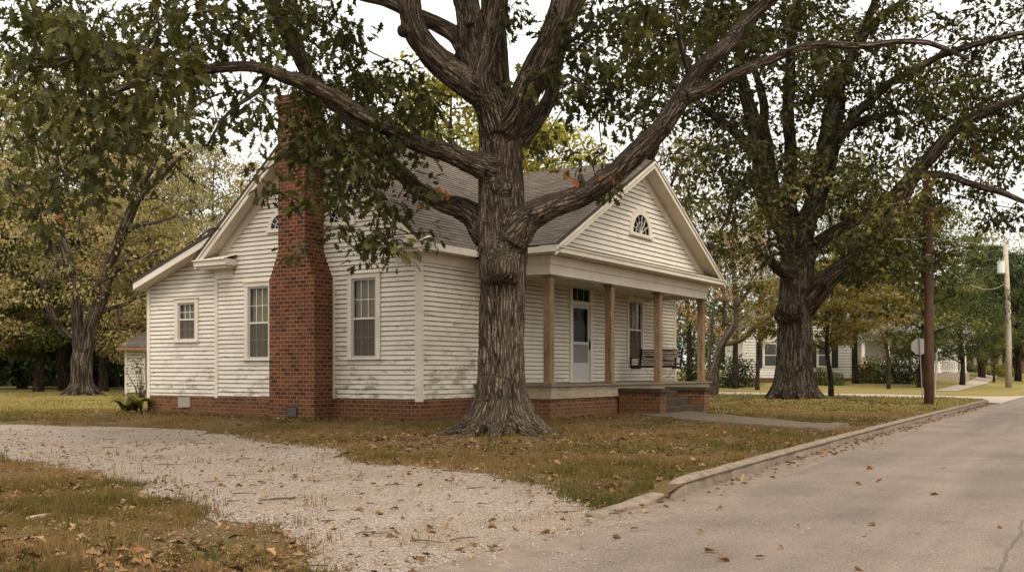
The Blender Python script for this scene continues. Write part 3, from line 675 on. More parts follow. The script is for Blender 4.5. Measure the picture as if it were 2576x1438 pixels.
ps = -9.3 - 70 * np.linspace(0, 1, 20); ts = np.linspace(-30, 220, 60); Pg, Qg = np.meshgrid(ps, ts, indexing='ij')
X, Y = from_qp(Qg, Pg); tag(grid_mesh('street_verge', X, Y, X * 0 + .02, LAWN), kind='structure')
mb = MB(); S = 700; mb.poly([(-S, -S, -.6), (S, -S, -.6), (S, S, -.6), (-S, S, -.6)]); tag(mb.build('ground', LAWN), kind='structure')
# asphalt
def m_asphalt():
    n = NT('old asphalt'); o = n.pos()
    agg = n.vor(o, 75, 'F1', 0); sp = n.noise(o, 110, 3, .7)
    c = n.ramp(n.math('ADD', n.math('MULTIPLY', agg, .7), n.math('MULTIPLY', sp, .5)), [(.2, (.072, .057, .047)), (.5, (.130, .103, .085)), (.85, (.215, .174, .146))])
    c = n.mix(.75, c, n.ramp(n.noise(o, .55, 5, .6), [(.3, (.66, .65, .64)), (.7, (1.28, 1.27, 1.25))]), 'MULTIPLY')
    vecs = n.n('ShaderNodeVectorRotate', {0: o, 3: -math.atan2(E_[1], E_[0])}, rotation_type='Z_AXIS').outputs[0]
    c = n.mix(.45, c, n.ramp(n.noise(n.map(vecs, (.07, 1.1, 1)), 1.2, 4, .6), [(.35, (.58, .57, .56)), (.65, (1.22, 1.22, 1.2))]), 'MULTIPLY')
    wob = n.n('ShaderNodeVectorMath', {0: o, 1: n.n('ShaderNodeVectorMath', {0: n.noise(o, 1.3, 4, .6, col=True), 'Scale': .55}, operation='SCALE').outputs[0]}, operation='ADD').outputs[0]
    cr = n.vor(wob, .32, 'DISTANCE_TO_EDGE')
    crk = n.math('MULTIPLY', n.rng(cr, .0008, .004, .55, 0), n.rng(n.noise(o, .5, 2, .5), .56, .64))
    pl = n.n('ShaderNodeSeparateXYZ', {0: vecs}).outputs[1]
    seam = n.math('ABSOLUTE', n.math('SUBTRACT', n.math('ADD', pl, n.math('MULTIPLY', n.noise(o, .8, 3, .6), .25)), float(K0 @ N_) - 3.05))
    crk = n.math('MAXIMUM', crk, n.math('MULTIPLY', n.rng(seam, .006, .02, 1, 0), .6))
    c = n.mix(n.math('MULTIPLY', crk, .75), c, (.035, .03, .027))
    st = n.rng(n.noise(o, 3.2, 4, .65), .62, .70, 0, .55); c = n.mix(st, c, (.05, .043, .038))
    return n.pbr(c, n.rng(sp, .3, .7, .72, .92), n.bump(n.math('ADD', agg, n.math('MULTIPLY', crk, -1.5)), .55, .008), .3)
ASPH = m_asphalt()
ts = np.concatenate([np.arange(-14, 40, .6), 40 + 200 * np.linspace(0, 1, 50) ** 1.5]); ps = np.linspace(-9.2, -.40, 24)
Pg, Qg = np.meshgrid(ps, ts, indexing='ij'); X, Y = from_qp(Qg, Pg)
tag(grid_mesh('road', X, Y, X * 0 - .122 + .03 * sm(-Pg, .4, 4.5) * sm(-Pg, 9.2, 5) + .008 * np.clip(Qg - 46, 0, 60), ASPH), kind='structure')
ps = np.concatenate([np.linspace(-.40, 8, 20), np.linspace(9, 90, 40)]); ts = np.linspace(-.5, 1, 16); Pg, Tg = np.meshgrid(ps, ts, indexing='ij')
cor = np.where(Pg < 4.2, 4.2 - np.sqrt(np.maximum(17.64 - (4.2 - np.clip(Pg, 0, 4.2)) ** 2, 0)), 0)
qa = q_side(Pg) - cor - .05; qb = q_side(Pg) + SWID + cor + .1; Qg = qa + (qb - qa) * np.clip(Tg, 0, 1)
X, Y = from_qp(Qg, Pg)
SIDE = m_plain('pale old side street', (.30, .25, .20), .9, .12, 2.5, bump=.15)
tag(grid_mesh('side_street', X, Y, -.110 + .075 * sm(Pg, 0, 7) + .0 * X, SIDE), kind='structure')
# gutter, kerb
ts = np.arange(-14, 36, .3); Pg, Qg = np.meshgrid(np.array([-.46, -.40, -.2, 0.02]), ts, indexing='ij'); X, Y = from_qp(Qg, Pg)
X += (Pg < -.45) * .05 * (fbm(Qg * 1.1, Qg * 0 + 3, 3) - .5) * 2
zg = np.where(Pg < -.45, -.128, np.where(Pg < -.3, -.112, -.116)); tag(grid_mesh('gutter', X, Y, zg, m_plain('worn gutter concrete', (.150, .118, .092), .9, .35, 5, bump=.3)), kind='structure')
def kerb(qs, hs, mat, name, jit=.012):
    prof = [(0.0, -1), (.012, .55), (.03, .88), (.06, 1.0), (.15, 1.02), (.175, .92), (.19, .3), (.19, -1)]
    V, loops = [], []
    n = len(prof)
    for k, (q, h) in enumerate(zip(qs, hs)):
        for j, (pp, f) in enumerate(prof):
            over = max(0, q - (QS - 4.2)); qq, poff = q, 0
            if over > 0:        # round the corner into the side street
                a = min(over / 4.2, 1.5); qq = QS - 4.2 + (4.2 - pp) * math.sin(a); poff = 4.2 - (4.2 - pp) * math.cos(a) - pp
            w = jit * (vnoise(q * 2.3 + j * 7, j * 3.1) - .5) * 2
            x, y = from_qp(qq, pp + poff + w); base = -.13
            V.append((float(x), float(y), base + (h + w * .5) * (f if f > 0 else 0) - (.15 if f < 0 else 0)))
    for k in range(len(qs) - 1):
        for j in range(n - 1):
            a = k * n + j; loops += [a, a + n, a + n + 1, a + 1]
    st = list(np.arange(len(loops) // 4) * 4)
    st += [len(loops), len(loops) + n]; e = (len(qs) - 1) * n
    loops += list(range(n)) + [e + j for j in range(n)][::-1]
    return link(name, np_mesh(name, V, loops, st), mat, None, True)
KERB = m_plain('weathered kerb concrete', (.165, .130, .098), .92, .4, 6, bump=.5)
qs = np.arange(-.12, 39.5, .1); hs = .165 * (.35 + .65 * sm(qs, -.12, .35)) + .01 * (fbm(qs * .9, qs * 0, 3) - .5)
hs = hs * np.where((np.mod(qs + .6, 3.0) < .09), .93, 1.0)
tag(kerb(qs, hs, KERB, 'kerb'), kind='structure')
qs = np.arange(-1.75, -.2, .08); hs = .045 + .035 * sm(qs, -1.7, -.4) * 1.0 + .02 * (fbm(qs * 3, qs * 0 + 5, 3) - .5)
tag(kerb(qs, hs, KERB, 'broken_kerb', .04), kind='structure')
# driveway of pale gravel
up_px = [(-420, 1052), (-120, 1062), (0, 1067), (200, 1070), (420, 1074), (620, 1097), (850, 1142), (1000, 1163), (1250, 1200), (1400, 1222), (1560, 1268), (1650, 1292)]
lo_px = [(-600, 1160), (-200, 1148), (0, 1150), (100, 1168), (260, 1192), (380, 1248), (480, 1282), (620, 1322), (700, 1350), (800, 1388), (870, 1432), (960, 1468)]
def gpt(p, z=-.01):
    D = (CH - z) * FPX / (p[1] - HOR); return np.array([(p[0] - CX) / FPX * D, D])
def resample(pts, n):
    pts = np.array(pts); d = np.r_[0, np.cumsum(np.linalg.norm(np.diff(pts, axis=0), axis=1))]; t = np.linspace(0, d[-1], n)
    return np.stack([np.interp(t, d, pts[:, 0]), np.interp(t, d, pts[:, 1])], -1)
def ragged(pts, amp, sd):
    t = np.gradient(pts, axis=0); t /= np.linalg.norm(t, axis=1)[:, None]; nn = np.stack([-t[:, 1], t[:, 0]], -1)
    s = np.r_[0, np.cumsum(np.linalg.norm(np.diff(pts, axis=0), axis=1))]
    return pts + nn * (amp * ((fbm(s * 1.1 + sd, s * 0 + sd, 5) - .5) * 2 + .35 * (fbm(s * 9 + sd, s * 0, 2) - .5)))[:, None]
UPc = ragged(resample([gpt(p, -.0 if p[0] < 1300 else -.06) for p in up_px], 900), .5, 3.0)
LOc = ragged(resample([gpt(p, -.0 if p[0] < 600 else -.07) for p in lo_px], 900), .55, 40.0)
endq = from_qp(np.linspace(-1.35, -5.2, 2), np.array([-.05, -.05]))
tt = np.linspace(0, 1, 46)[None, :]
X = UPc[:, None, 0] * (1 - tt) + LOc[:, None, 0] * tt; Y = UPc[:, None, 1] * (1 - tt) + LOc[:, None, 1] * tt
qq, pp = to_qp(X, Y)
lift = .022 * np.minimum(1, np.minimum(tt, 1 - tt) * 14) * sm(pp, -.1, .3) - .004
Zd = np.where(pp > 0.0, gz(X, Y), -.118) + lift
def m_gravel():
    n = NT('pale gravel'); o = n.pos()
    v = n.vor(o, 55, 'F1', 1); d = n.vor(o, 55, 'F1', 0); v2 = n.vor(o, 95, 'F1', 0)
    sep = n.n('ShaderNodeSeparateColor', {0: v}).outputs[0]
    c = n.ramp(sep, [(0, (.195, .162, .137)), (.4, (.32, .273, .236)), (.75, (.425, .372, .328)), (1, (.245, .20, .168))])
    c = n.mix(n.rng(d, .30, .60, 0, .6), c, (.14, .105, .075))
    c = n.mix(n.rng(n.noise(o, .9, 5, .65), .44, .62, 0, .6), c, (.20, .148, .10))
    c = n.mix(n.rng(n.noise(o, 4.5, 5, .7), .58, .68, 0, .6), c, (.12, .095, .06))
    hgt = n.math('ADD', n.math('MULTIPLY', d, -1.0), n.math('MULTIPLY', v2, -.4))
    return n.pbr(c, .9, n.bump(hgt, .9, .018), .15)
tag(grid_mesh('gravel_driveway', X, Y, Zd, m_gravel()), kind='structure')
DPOLY = np.concatenate([UPc, LOc[::-1]])
def in_poly(x, y, poly=DPOLY):
    x = np.asarray(x); y = np.asarray(y); r = np.zeros(x.shape, bool); P = poly[::3]
    for i in range(len(P)):
        (xa, ya), (xb, yb) = P[i - 1], P[i]
        if ya == yb: continue
        c = ((ya > y) != (yb > y)) & (x < (xb - xa) * (y - ya) / (yb - ya) + xa); r ^= c
    return r
EDGE = np.concatenate([UPc, LOc])[::4]
def edge_dist(x, y):
    out = np.full(x.shape, 9.0); near = y < 26
    for s_ in range(0, len(x), 20000):
        sl_ = slice(s_, s_ + 20000); out[sl_] = np.sqrt(((x[sl_, None] - EDGE[None, :, 0]) ** 2 + (y[sl_, None] - EDGE[None, :, 1]) ** 2).min(1))
    return out
# the walk from the steps to the street
wu = [(4.9, 28.6), (5.35, 26.9), (5.95, 24.6), (6.55, 22.4), (7.02, 20.75)]; wd = [(3.2, 27.4), (3.35, 26.2), (3.9, 24.2), (4.9, 21.8), (5.95, 19.05)]
a_, b_2 = resample(wu, 40), resample(wd, 40); tt = np.array([0, .0, .04, .5, .96, 1, 1.0])[None, :]
X = a_[:, None, 0] * (1 - tt) + b_2[:, None, 0] * tt; Y = a_[:, None, 1] * (1 - tt) + b_2[:, None, 1] * tt
jn = (np.arange(40) % 8 == 0)[:, None] * .012
Z = gz(X, Y) + np.array([-.2, .045, .06, .062, .06, .045, -.2])[None, :] - jn + .012 * (fbm(X * 2, Y * 2, 3) - .5)
Z[-1] = Z[-2] * 0 - .15; X[-1] = X[-2]; Y[-1] = Y[-2]; Z[-4:-1, 1:6] += .03
WPOLY = np.concatenate([a_, b_2[::-1]])
tag(grid_mesh('walkway', X, Y, Z, m_plain('worn walk concrete', (.090, .068, .048), .92, .4, 5, bump=.45), False), kind='structure')
# far sidewalk
a_ = resample([(px(2370, 995, 56).x, 57.0), (px(2470, 978, 70).x, 72.0), (px(2620, 968, 90).x, 100.0)], 24); b_2 = a_ + np.array([1.0, -.6])
tt = np.linspace(0, 1, 4)[None, :]; X = a_[:, None, 0] * (1 - tt) + b_2[:, None, 0] * tt; Y = a_[:, None, 1] * (1 - tt) + b_2[:, None, 1] * tt
tag(grid_mesh('sidewalk', X, Y, gz(X, Y) + .035, SIDE), kind='structure')

# ------------------------------------------------------------------ grass, stones, fallen leaves
def visible(x, y, m=430):
    u = CX + FPX * x / y; return (u > -m) & (u < 2576 + m) & (HOR + FPX * CH / y < 1500)
def off_limits(x, y, drive=True):
    lx, ly = to_loc(x, y); q, p = to_qp(x, y)
    bad = (lx > -.05) & (lx < 14.9) & (ly > -2.2) & (ly < 9.65) | (lx > 5.8) & (lx < 9.5) & (ly > -3.5) & (ly < 0)
    bad |= (lx > -.72) & (lx < 0.1) & (ly > 2.6) & (ly < 4.2)
    bad |= (p < .2) | in_poly(x, y, WPOLY) | (q > q_side(p) - np.where(p < 4.2, 4.2 - np.sqrt(np.maximum(17.64 - (4.2 - np.clip(p, 0, 4.2)) ** 2, 0)), 0) - .05)
    if drive: bad |= in_poly(x, y)
    return bad
def scatter(n, d0, d1, power=1.0, box=None):
    "points spread over the visible ground, evenly in the picture (power 0) to evenly on the ground (power 1)"
    y = (d0 ** power + (d1 ** power - d0 ** power) * rng.random(n)) ** (1 / power) if power else d0 * (d1 / d0) ** rng.random(n)
    x = y * ((rng.random(n) * 3100 - 430 - CX) / FPX); return x, y
def blades(x, y, h, w, seg2=True, lean=.45):
    n = len(x); z = gz(x, y) - .006; az = rng.random(n) * 2 * math.pi; ln = (rng.random(n) * .9 + .1) * lean * h; fa = rng.random(n) * math.pi
    b = np.stack([x, y, z], -1); s = np.stack([np.cos(fa), np.sin(fa), np.zeros(n)], -1) * (w / 2)[:, None]; l = np.stack([np.cos(az), np.sin(az), np.zeros(n)], -1)
    up = np.array([0, 0, 1.0])
    mid = b + up * (h * .6)[:, None] + l * (ln * .35)[:, None]; tip = b + up * (h * (1 - .35 * ln / h))[:, None] + l * ln[:, None]
    V = np.stack([b - s, b + s, mid + s * .8, mid - s * .8, tip], 1).reshape(-1, 3)
    i = np.arange(n)[:, None] * 5; L = np.concatenate([i + 0, i + 1, i + 2, i + 3, i + 3, i + 2, i + 4], 1)
    st = np.stack([np.arange(n) * 7, np.arange(n) * 7 + 4], -1)
    return V, L.ravel(), st.ravel()
GRASS = m_leaf('grass blades', [(0, (.22, .143, .066)), (.25, (.165, .108, .041)), (.5, (.12, .090, .027)), (.75, (.085, .080, .020)), (1, (.058, .070, .016))], .3, .6)
FGRASS = m_leaf('open lawn grass', [(0, (.30, .22, .09)), (.35, (.24, .20, .07)), (.7, (.17, .17, .048)), (1, (.11, .13, .034))], .3, .6)
def grass_field(name, n, d0, d1, power, h0, h1, w, thr, label, drive_frac=.0, mat=None):
    x, y = scatter(n, d0, d1, power); k = ~off_limits(x, y, False) & visible(x, y)
    ind = in_poly(x, y); ed = edge_dist(x, y) if drive_frac else x * 0 + 9; pat = .6 * fbm(x * .8, y * .8, 4) + .4 * fbm(x * 3.1 + 5, y * 3.1, 3)
    dm = np.hypot(x - OAK1[0], y - OAK1[1]); pat = pat - .10 * np.exp(-(dm / 3.2) ** 2) - .12 * np.exp(-((x - OAK2[0]) ** 2 + (y - OAK2[1]) ** 2) / 8.0)
    pr = sm(pat, thr, thr + .16); pin = sm(fbm(x * 1.7 + 31, y * 1.7, 4), .56, .64) * drive_frac
    k &= rng.random(n) < np.where(ind, np.maximum(pin, .55 * np.exp(-ed / .14) * (fbm(x * 2.3, y * 2.3 + 8, 3) > .42)), pr)
    x, y, pat = x[k], y[k], pat[k]; m = len(x)
    h = (h0 + (h1 - h0) * rng.random(m)) * (.45 + .8 * np.clip(pat, 0, 1) + 1.5 * sm(fbm(x * 3.7 + 11, y * 3.7, 3), .56, .72)); ww = w * (.7 + .6 * rng.random(m))
    V, L, st = blades(x, y, h, ww)
    t = np.clip(-.20 + 1.75 * (fbm(x * .6 + 70, y * .6, 4) - .18) + .30 * (rng.random(m) - .5), 0, 1)
    o = link(name, np_mesh(name, V, L, st, attr={'tint': np.repeat(t, 2)}), mat or GRASS); tag(o, label, 'grass', kind='stuff')
grass_field('foreground_grass', 310000, 5.3, 13.5, .6, .025, .065, .006, .33, 'short olive grass mixed with dry blades beside the gravel', .05)
grass_field('yard_grass', 300000, 11.5, 31, .4, .025, .065, .011, .36, 'thin worn grass of the front yard around the big oak', .05)
grass_field('distant_grass', 90000, 28, 60, .5, .03, .08, .03, .26, 'mown green grass near the side street', 0, FGRASS)
# tall weeds tufts near the drive
tx, ty = [], []
for (a, b) in ((300, 1370), (640, 1395), (770, 1420), (120, 1420), (1420, 1215), (420, 1400), (520, 1395), (200, 1330)):
    c = gpt((a, b)); kk = 34; tx.append(c[0] + rng.normal(0, .10, kk)); ty.append(c[1] + rng.normal(0, .10, kk))
tx = np.concatenate(tx); ty = np.concatenate(ty); m = len(tx)
V, L, st = blades(tx, ty, .06 + .16 * rng.random(m), .006 + .004 * rng.random(m), lean=.8)
tag(link('weed_tufts', np_mesh('weed_tufts', V, L, st, attr={'tint': np.repeat(np.clip(.55 + .4 * rng.random(m), 0, 1), 2)}), GRASS), 'taller green weed tufts along the gravel edge', 'weeds', kind='stuff')
# loose stones of the drive
x, y = scatter(68000, 5.4, 20, .25); k = visible(x, y); q, p = to_qp(x, y)
spill = (p < .1) & (p > -1.9 * vnoise(x * .8, y * .8) - .25) & (q < -.6) & (q > -6) & (rng.random(len(x)) < .35 * np.exp(p / .6))
ed_ = edge_dist(x, y); edge = ~off_limits(x, y, True) & (rng.random(len(x)) < .85 * np.exp(-ed_ / .22)) & (y < 16)
k &= (in_poly(x, y) & (rng.random(len(x)) < .8)) | spill | edge
x, y, p = x[k], y[k], p[k]; n = len(x)
r = (.0045 + .0065 * rng.random(n) ** 2) * (1 + .2 * np.clip(y - 9, 0, 10) / 5)
oct_ = np.array([(1, 0, 0), (0, 1, 0), (-1, 0, 0), (0, -1, 0), (0, 0, .8), (.1, 0, -.5)], float)
az = rng.random(n) * 6.28; sc2 = .65 + .7 * rng.random((n, 6))
V = oct_[None] * sc2[..., None] * r[:, None, None]; c_, s_ = np.cos(az)[:, None], np.sin(az)[:, None]
V = np.stack([V[..., 0] * c_ - V[..., 1] * s_, V[..., 0] * s_ + V[..., 1] * c_, V[..., 2]], -1)
zz = np.where(p > 0, gz(x, y) + .018 * in_poly(x, y), -.118) + r * .25
V = V + np.stack([x, y, zz], -1)[:, None]
f = np.array([(0, 1, 4), (1, 2, 4), (2, 3, 4), (3, 0, 4), (1, 0, 5), (2, 1, 5), (3, 2, 5), (0, 3, 5)])
L = (np.arange(n)[:, None, None] * 6 + f[None]).reshape(-1)
nt = NT('loose stone'); stn = nt.pbr(nt.ramp(nt.attr('tint'), [(0, (.155, .12, .097)), (.35, (.265, .225, .19)), (.8, (.36, .315, .275)), (1, (.43, .39, .35))]), .85)
tag(link('loose_gravel', np_mesh('loose_gravel', V.reshape(-1, 3), L, np.arange(n * 8) * 3, attr={'tint': np.repeat(rng.random(n), 8)}), stn), 'loose pale stones spread over the driveway', 'gravel', kind='stuff')

# lobed oak leaf template: outline of half the blade (x along the midrib, y across)
HALF = [(0.0, .0), (.10, .10), (.20, .05), (.30, .26), (.40, .10), (.54, .36), (.64, .14), (.78, .28), (.85, .10), (1.0, .0)]
def leaf_template(half=HALF, fold=.22, curl=.12, simple=False):
    up = [(a, b, b * fold - curl * (a - .4) ** 2) for a, b in half]; dn = [(a, -b, b * fold - curl * (a - .4) ** 2) for a, b in half[1:-1]]
    V = np.array(up + dn, float); n = len(half)
    f1 = list(range(n)); f2 = [0] + [n + k for k in range(n - 2)] + [n - 1]
    return V, [f1[::-1], f2]
LT = leaf_template(); HALF_S = [(0, 0), (.22, .20), (.34, .10), (.58, .32), (.72, .14), (1, 0)]; LT_S = leaf_template(HALF_S); LT_D = leaf_template([(0, 0), (.35, .30), (.7, .22), (1, 0)], .25, .2)
def place_leaves(P, T, Nn, size, tint, tpl):
    V0, F = tpl; T = T / np.linalg.norm(T, axis=1)[:, None]; B = np.cross(Nn, T); B /= np.maximum(np.linalg.norm(B, axis=1)[:, None], 1e-6); Nn = np.cross(T, B)
    V = P[:, None] + size[:, None, None] * (V0[None, :, 0, None] * T[:, None] + V0[None, :, 1, None] * B[:, None] + V0[None, :, 2, None] * Nn[:, None])
    n, k = len(P), len(V0); base = np.arange(n)[:, None] * k
    L = np.concatenate([base + np.array(f)[None] for f in F], 1); tot = sum(len(f) for f in F)
    st = np.arange(n)[:, None] * tot + np.cumsum([0] + [len(f) for f in F[:-1]])[None]
    return V.reshape(-1, 3), L.ravel(), st.ravel(), np.repeat(tint, len(F))
DRY = m_leaf('dry fallen leaf', [(0, (.065, .036, .018)), (.3, (.125, .074, .036)), (.6, (.20, .125, .062)), (.85, (.30, .20, .11)), (1, (.22, .10, .036))], .12, .6)
def litter(x, y, z, size, name, label):
    n = len(x); a = rng.random(n) * 6.28
    T = np.stack([np.cos(a), np.sin(a), .25 * rng.normal(size=n)], -1); Nn = np.stack([.4 * rng.normal(size=n), .4 * rng.normal(size=n), np.ones(n)], -1)
    V, L, st, t = place_leaves(np.stack([x, y, z], -1), T, Nn, size, rng.random(n), leaf_template(HALF_S, .5, .35))
    tag(link(name, np_mesh(name, V, L, st, attr={'tint': t}), DRY), label, 'leaf litter', kind='stuff')
xs, ys, ss = [], [], []
def add_l(x, y, s, keep):
    xs.append(x[keep]); ys.append(y[keep]); ss.append(s[keep])
x, y = scatter(15500, 5.5, 36, .35); pat = fbm(x * .9 + 50, y * .9, 4); add_l(x, y, .05 + .07 * rng.random(len(x)), ~off_limits(x, y) & visible(x, y) & (rng.random(len(x)) < sm(pat, .36, .62)))
x, y = scatter(1500, 5.5, 22, .3); add_l(x, y, .03 + .05 * rng.random(len(x)), in_poly(x, y) & visible(x, y))
x, y = scatter(30000, 5.5, 26, .2); add_l(x, y, .012 + .030 * rng.random(len(x)), (p_ok := (~off_limits(x, y, False) & visible(x, y))) & (rng.random(len(x)) < np.where(in_poly(x, y), .38 * sm(fbm(x * 1.1 + 3, y * 1.1, 4), .42, .62) + .35 * np.exp(-edge_dist(x, y) / .3), .9)))
x, y = scatter(1500, 28, 62, .5); add_l(x, y, .07 + .06 * rng.random(len(x)), ~off_limits(x, y) & visible(x, y) & (rng.random(len(x)) < .5))
th = rng.random(900) * 6.28; rr = 1.2 + rng.gamma(2, .75, 900); x, y = OAK1[0] + rr * np.cos(th), OAK1[1] + rr * np.sin(th); add_l(x, y, .06 + .06 * rng.random(900), ~off_limits(x, y))
th = rng.random(1500) * 6.28; rr = 1.5 + rng.gamma(2, 1.1, 1500); x, y = OAK2[0] + rr * np.cos(th), OAK2[1] + rr * np.sin(th); add_l(x, y, .07 + .06 * rng.random(1500), ~off_limits(x, y))
k = 2600; lx = 2.3 + 3.7 * rng.random(k) ** .6; ly = -2.2 - np.abs(rng.normal(0, .42, k)); x = A[0] + lx * U[0] + ly * W[0]; y = A[1] + lx * U[1] + ly * W[1]; add_l(x, y, .05 + .06 * rng.random(k), ~off_limits(x, y))
k = 700; lx = -.05 - np.abs(rng.normal(0, .35, k)) - .0; ly = 9.6 * rng.random(k); x = A[0] + lx * U[0] + ly * W[0]; y = A[1] + lx * U[1] + ly * W[1]; add_l(x, y, .05 + .06 * rng.random(k), ~off_limits(x, y))
k = 500; lx = 9.4 + 1.8 * rng.random(k); ly = -2.2 - np.abs(rng.normal(0, .6, k)); x = A[0] + lx * U[0] + ly * W[0]; y = A[1] + lx * U[1] + ly * W[1]; add_l(x, y, .06 + .06 * rng.random(k), ~off_limits(x, y))
x, y, s = np.concatenate(xs), np.concatenate(ys), np.concatenate(ss)
litter(x, y, gz(x, y) + .012 + .02 * rng.random(len(x)) + .022 * in_poly(x, y), s, 'leaf_litter', 'brown leaf litter scattered over the yard and along the walls')
q = -1.5 + 36 * rng.random(420) ** .8; p = -.03 - np.abs(rng.normal(0, .16, 420)); x, y = from_qp(q, p); litter(x, y, x * 0 - .10 + .015 * rng.random(420), .05 + .06 * rng.random(420), 'gutter_litter', 'dry leaves blown against the kerb')
# individual fallen leaves
leaf_me = []
for k in range(5):
    V, F = leaf_template(HALF, .25 + .16 * k, .15 + .25 * k); V[:, 0] -= .5
    V[:, 2] += .12 * np.sin(V[:, 0] * (3 + k)) + .05; 
    me = bpy.data.meshes.new('fallen_leaf'); me.from_pydata(V.tolist(), [], F); a = me.attributes.new('tint', 'FLOAT', 'FACE')
    a.data.foreach_set('value', np.full(2, .28 + .15 * k, np.float32)); me.materials.append(DRY); leaf_me.append(me)
LL = {'lawn': ('dry brown oak leaf lying in the short grass', 'fallen leaves on the grass'), 'gravel': ('dry tan leaf lying on the pale gravel', 'fallen leaves on the gravel'), 'road': ('single dry leaf lying on the grey asphalt', 'fallen leaves on the road')}
def drop(kind, x, y, z, s):
    o = bpy.data.objects.new('fallen_leaf', leaf_me[int(rng.integers(5))]); COL.objects.link(o); o.location = (float(x), float(y), float(z)); o.scale = (s, s * float(.8 + .4 * rng.random()), s)
    o.rotation_euler = (float(rng.normal(0, .3)), float(rng.normal(0, .3)), float(rng.random() * 6.28)); tag(o, LL[kind][0], 'leaf', LL[kind][1])
x, y = scatter(3000, 5.6, 14, .2); okk = ~off_limits(x, y) & visible(x, y, 0); c = 0
for a, b in zip(x[okk], y[okk]):
    if fbm(a * 1.3 + 50, b * 1.3, 3) > .42 and c < 120: drop('lawn', a, b, gz(a, b) + .012, .07 + .065 * float(rng.random())); c += 1
x, y = scatter(700, 5.6, 16, .2); okk = in_poly(x, y) & visible(x, y, 0)
for a, b in list(zip(x[okk], y[okk]))[:70]: drop('gravel', a, b, gz(a, b) + .028, .05 + .06 * float(rng.random()))
x, y = scatter(400, 6.2, 24, .2); q, p = to_qp(x, y); okk = (p < -.5) & visible(x, y, 0); c = 0
for a, b, pp_ in zip(x[okk], y[okk], p[okk]):
    if rng.random() < .15 + .7 * math.exp(pp_ / 1.2) and c < 24: drop('road', a, b, -.098, .05 + .06 * float(rng.random())); c += 1
# twigs on the gravel
TWIG = m_plain('dead twig', (.055, .036, .024), .9, .4, 20)
tw = []
for k in range(4):
    mb = MB(); L = .10; pts = [(-1 * L + 2 * L * t, .03 * math.sin(t * (4 + k)) * (k - 1.5), .006 + .006 * math.sin(3 * t)) for t in np.linspace(0, 1, 6)]; mb.tube(pts, [.0045, .005, .0045, .004, .0035, .002], 5)
    if k % 2: mb.tube([pts[2], (pts[2][0] + .03, pts[2][1] + .035, .008)], [.003, .0015], 4)
    me = bpy.data.meshes.new('twig'); me.from_pydata(mb.v, [], mb.f); me.materials.append(TWIG); tw.append(me)
x, y = scatter(900, 5.7, 17, .2); okk = in_poly(x, y) & visible(x, y, 0)
for a, b in list(zip(x[okk], y[okk]))[:65]:
    o = bpy.data.objects.new('twig', tw[int(rng.integers(4))]); COL.objects.link(o); o.location = (float(a), float(b), float(gz(a, b)) + .03); s = .45 + 1.1 * float(rng.random()) ** 2
    o.scale = (s, s, 1); o.rotation_euler = (0, 0, float(rng.normal(0, .6))); tag(o, 'thin dark twig lying on the pale gravel', 'twig', 'twigs on the gravel')
# pieces of rotten wood in the near grass
for (a, b, s, rz, lab) in ((98, 1308, .22, .9, 'pale split piece of rotten wood lying in the grass'), (76, 1358, .13, .7, 'small grey chunk of bark near the rotten wood')):
    c = gpt((a, b)); mb = MB()
    pts = [(-s / 2 + s * t, .012 * math.sin(5 * t), .03) for t in np.linspace(0, 1, 7)]; mb.tube(pts, [s * w for w in (.05, .14, .17, .15, .16, .12, .03)], 7)
    o = mb.build('wood_piece', m_plain('rotten wood', (.24, .185, .13), .9, .5, 18, aniso=(.3, 2, 2)), smooth=False); o.location = (c[0], c[1], float(gz(*c)) - .005); o.rotation_euler = (0, -.1, rz); o.scale = (1, 1, .6); tag(o, lab, 'wood')
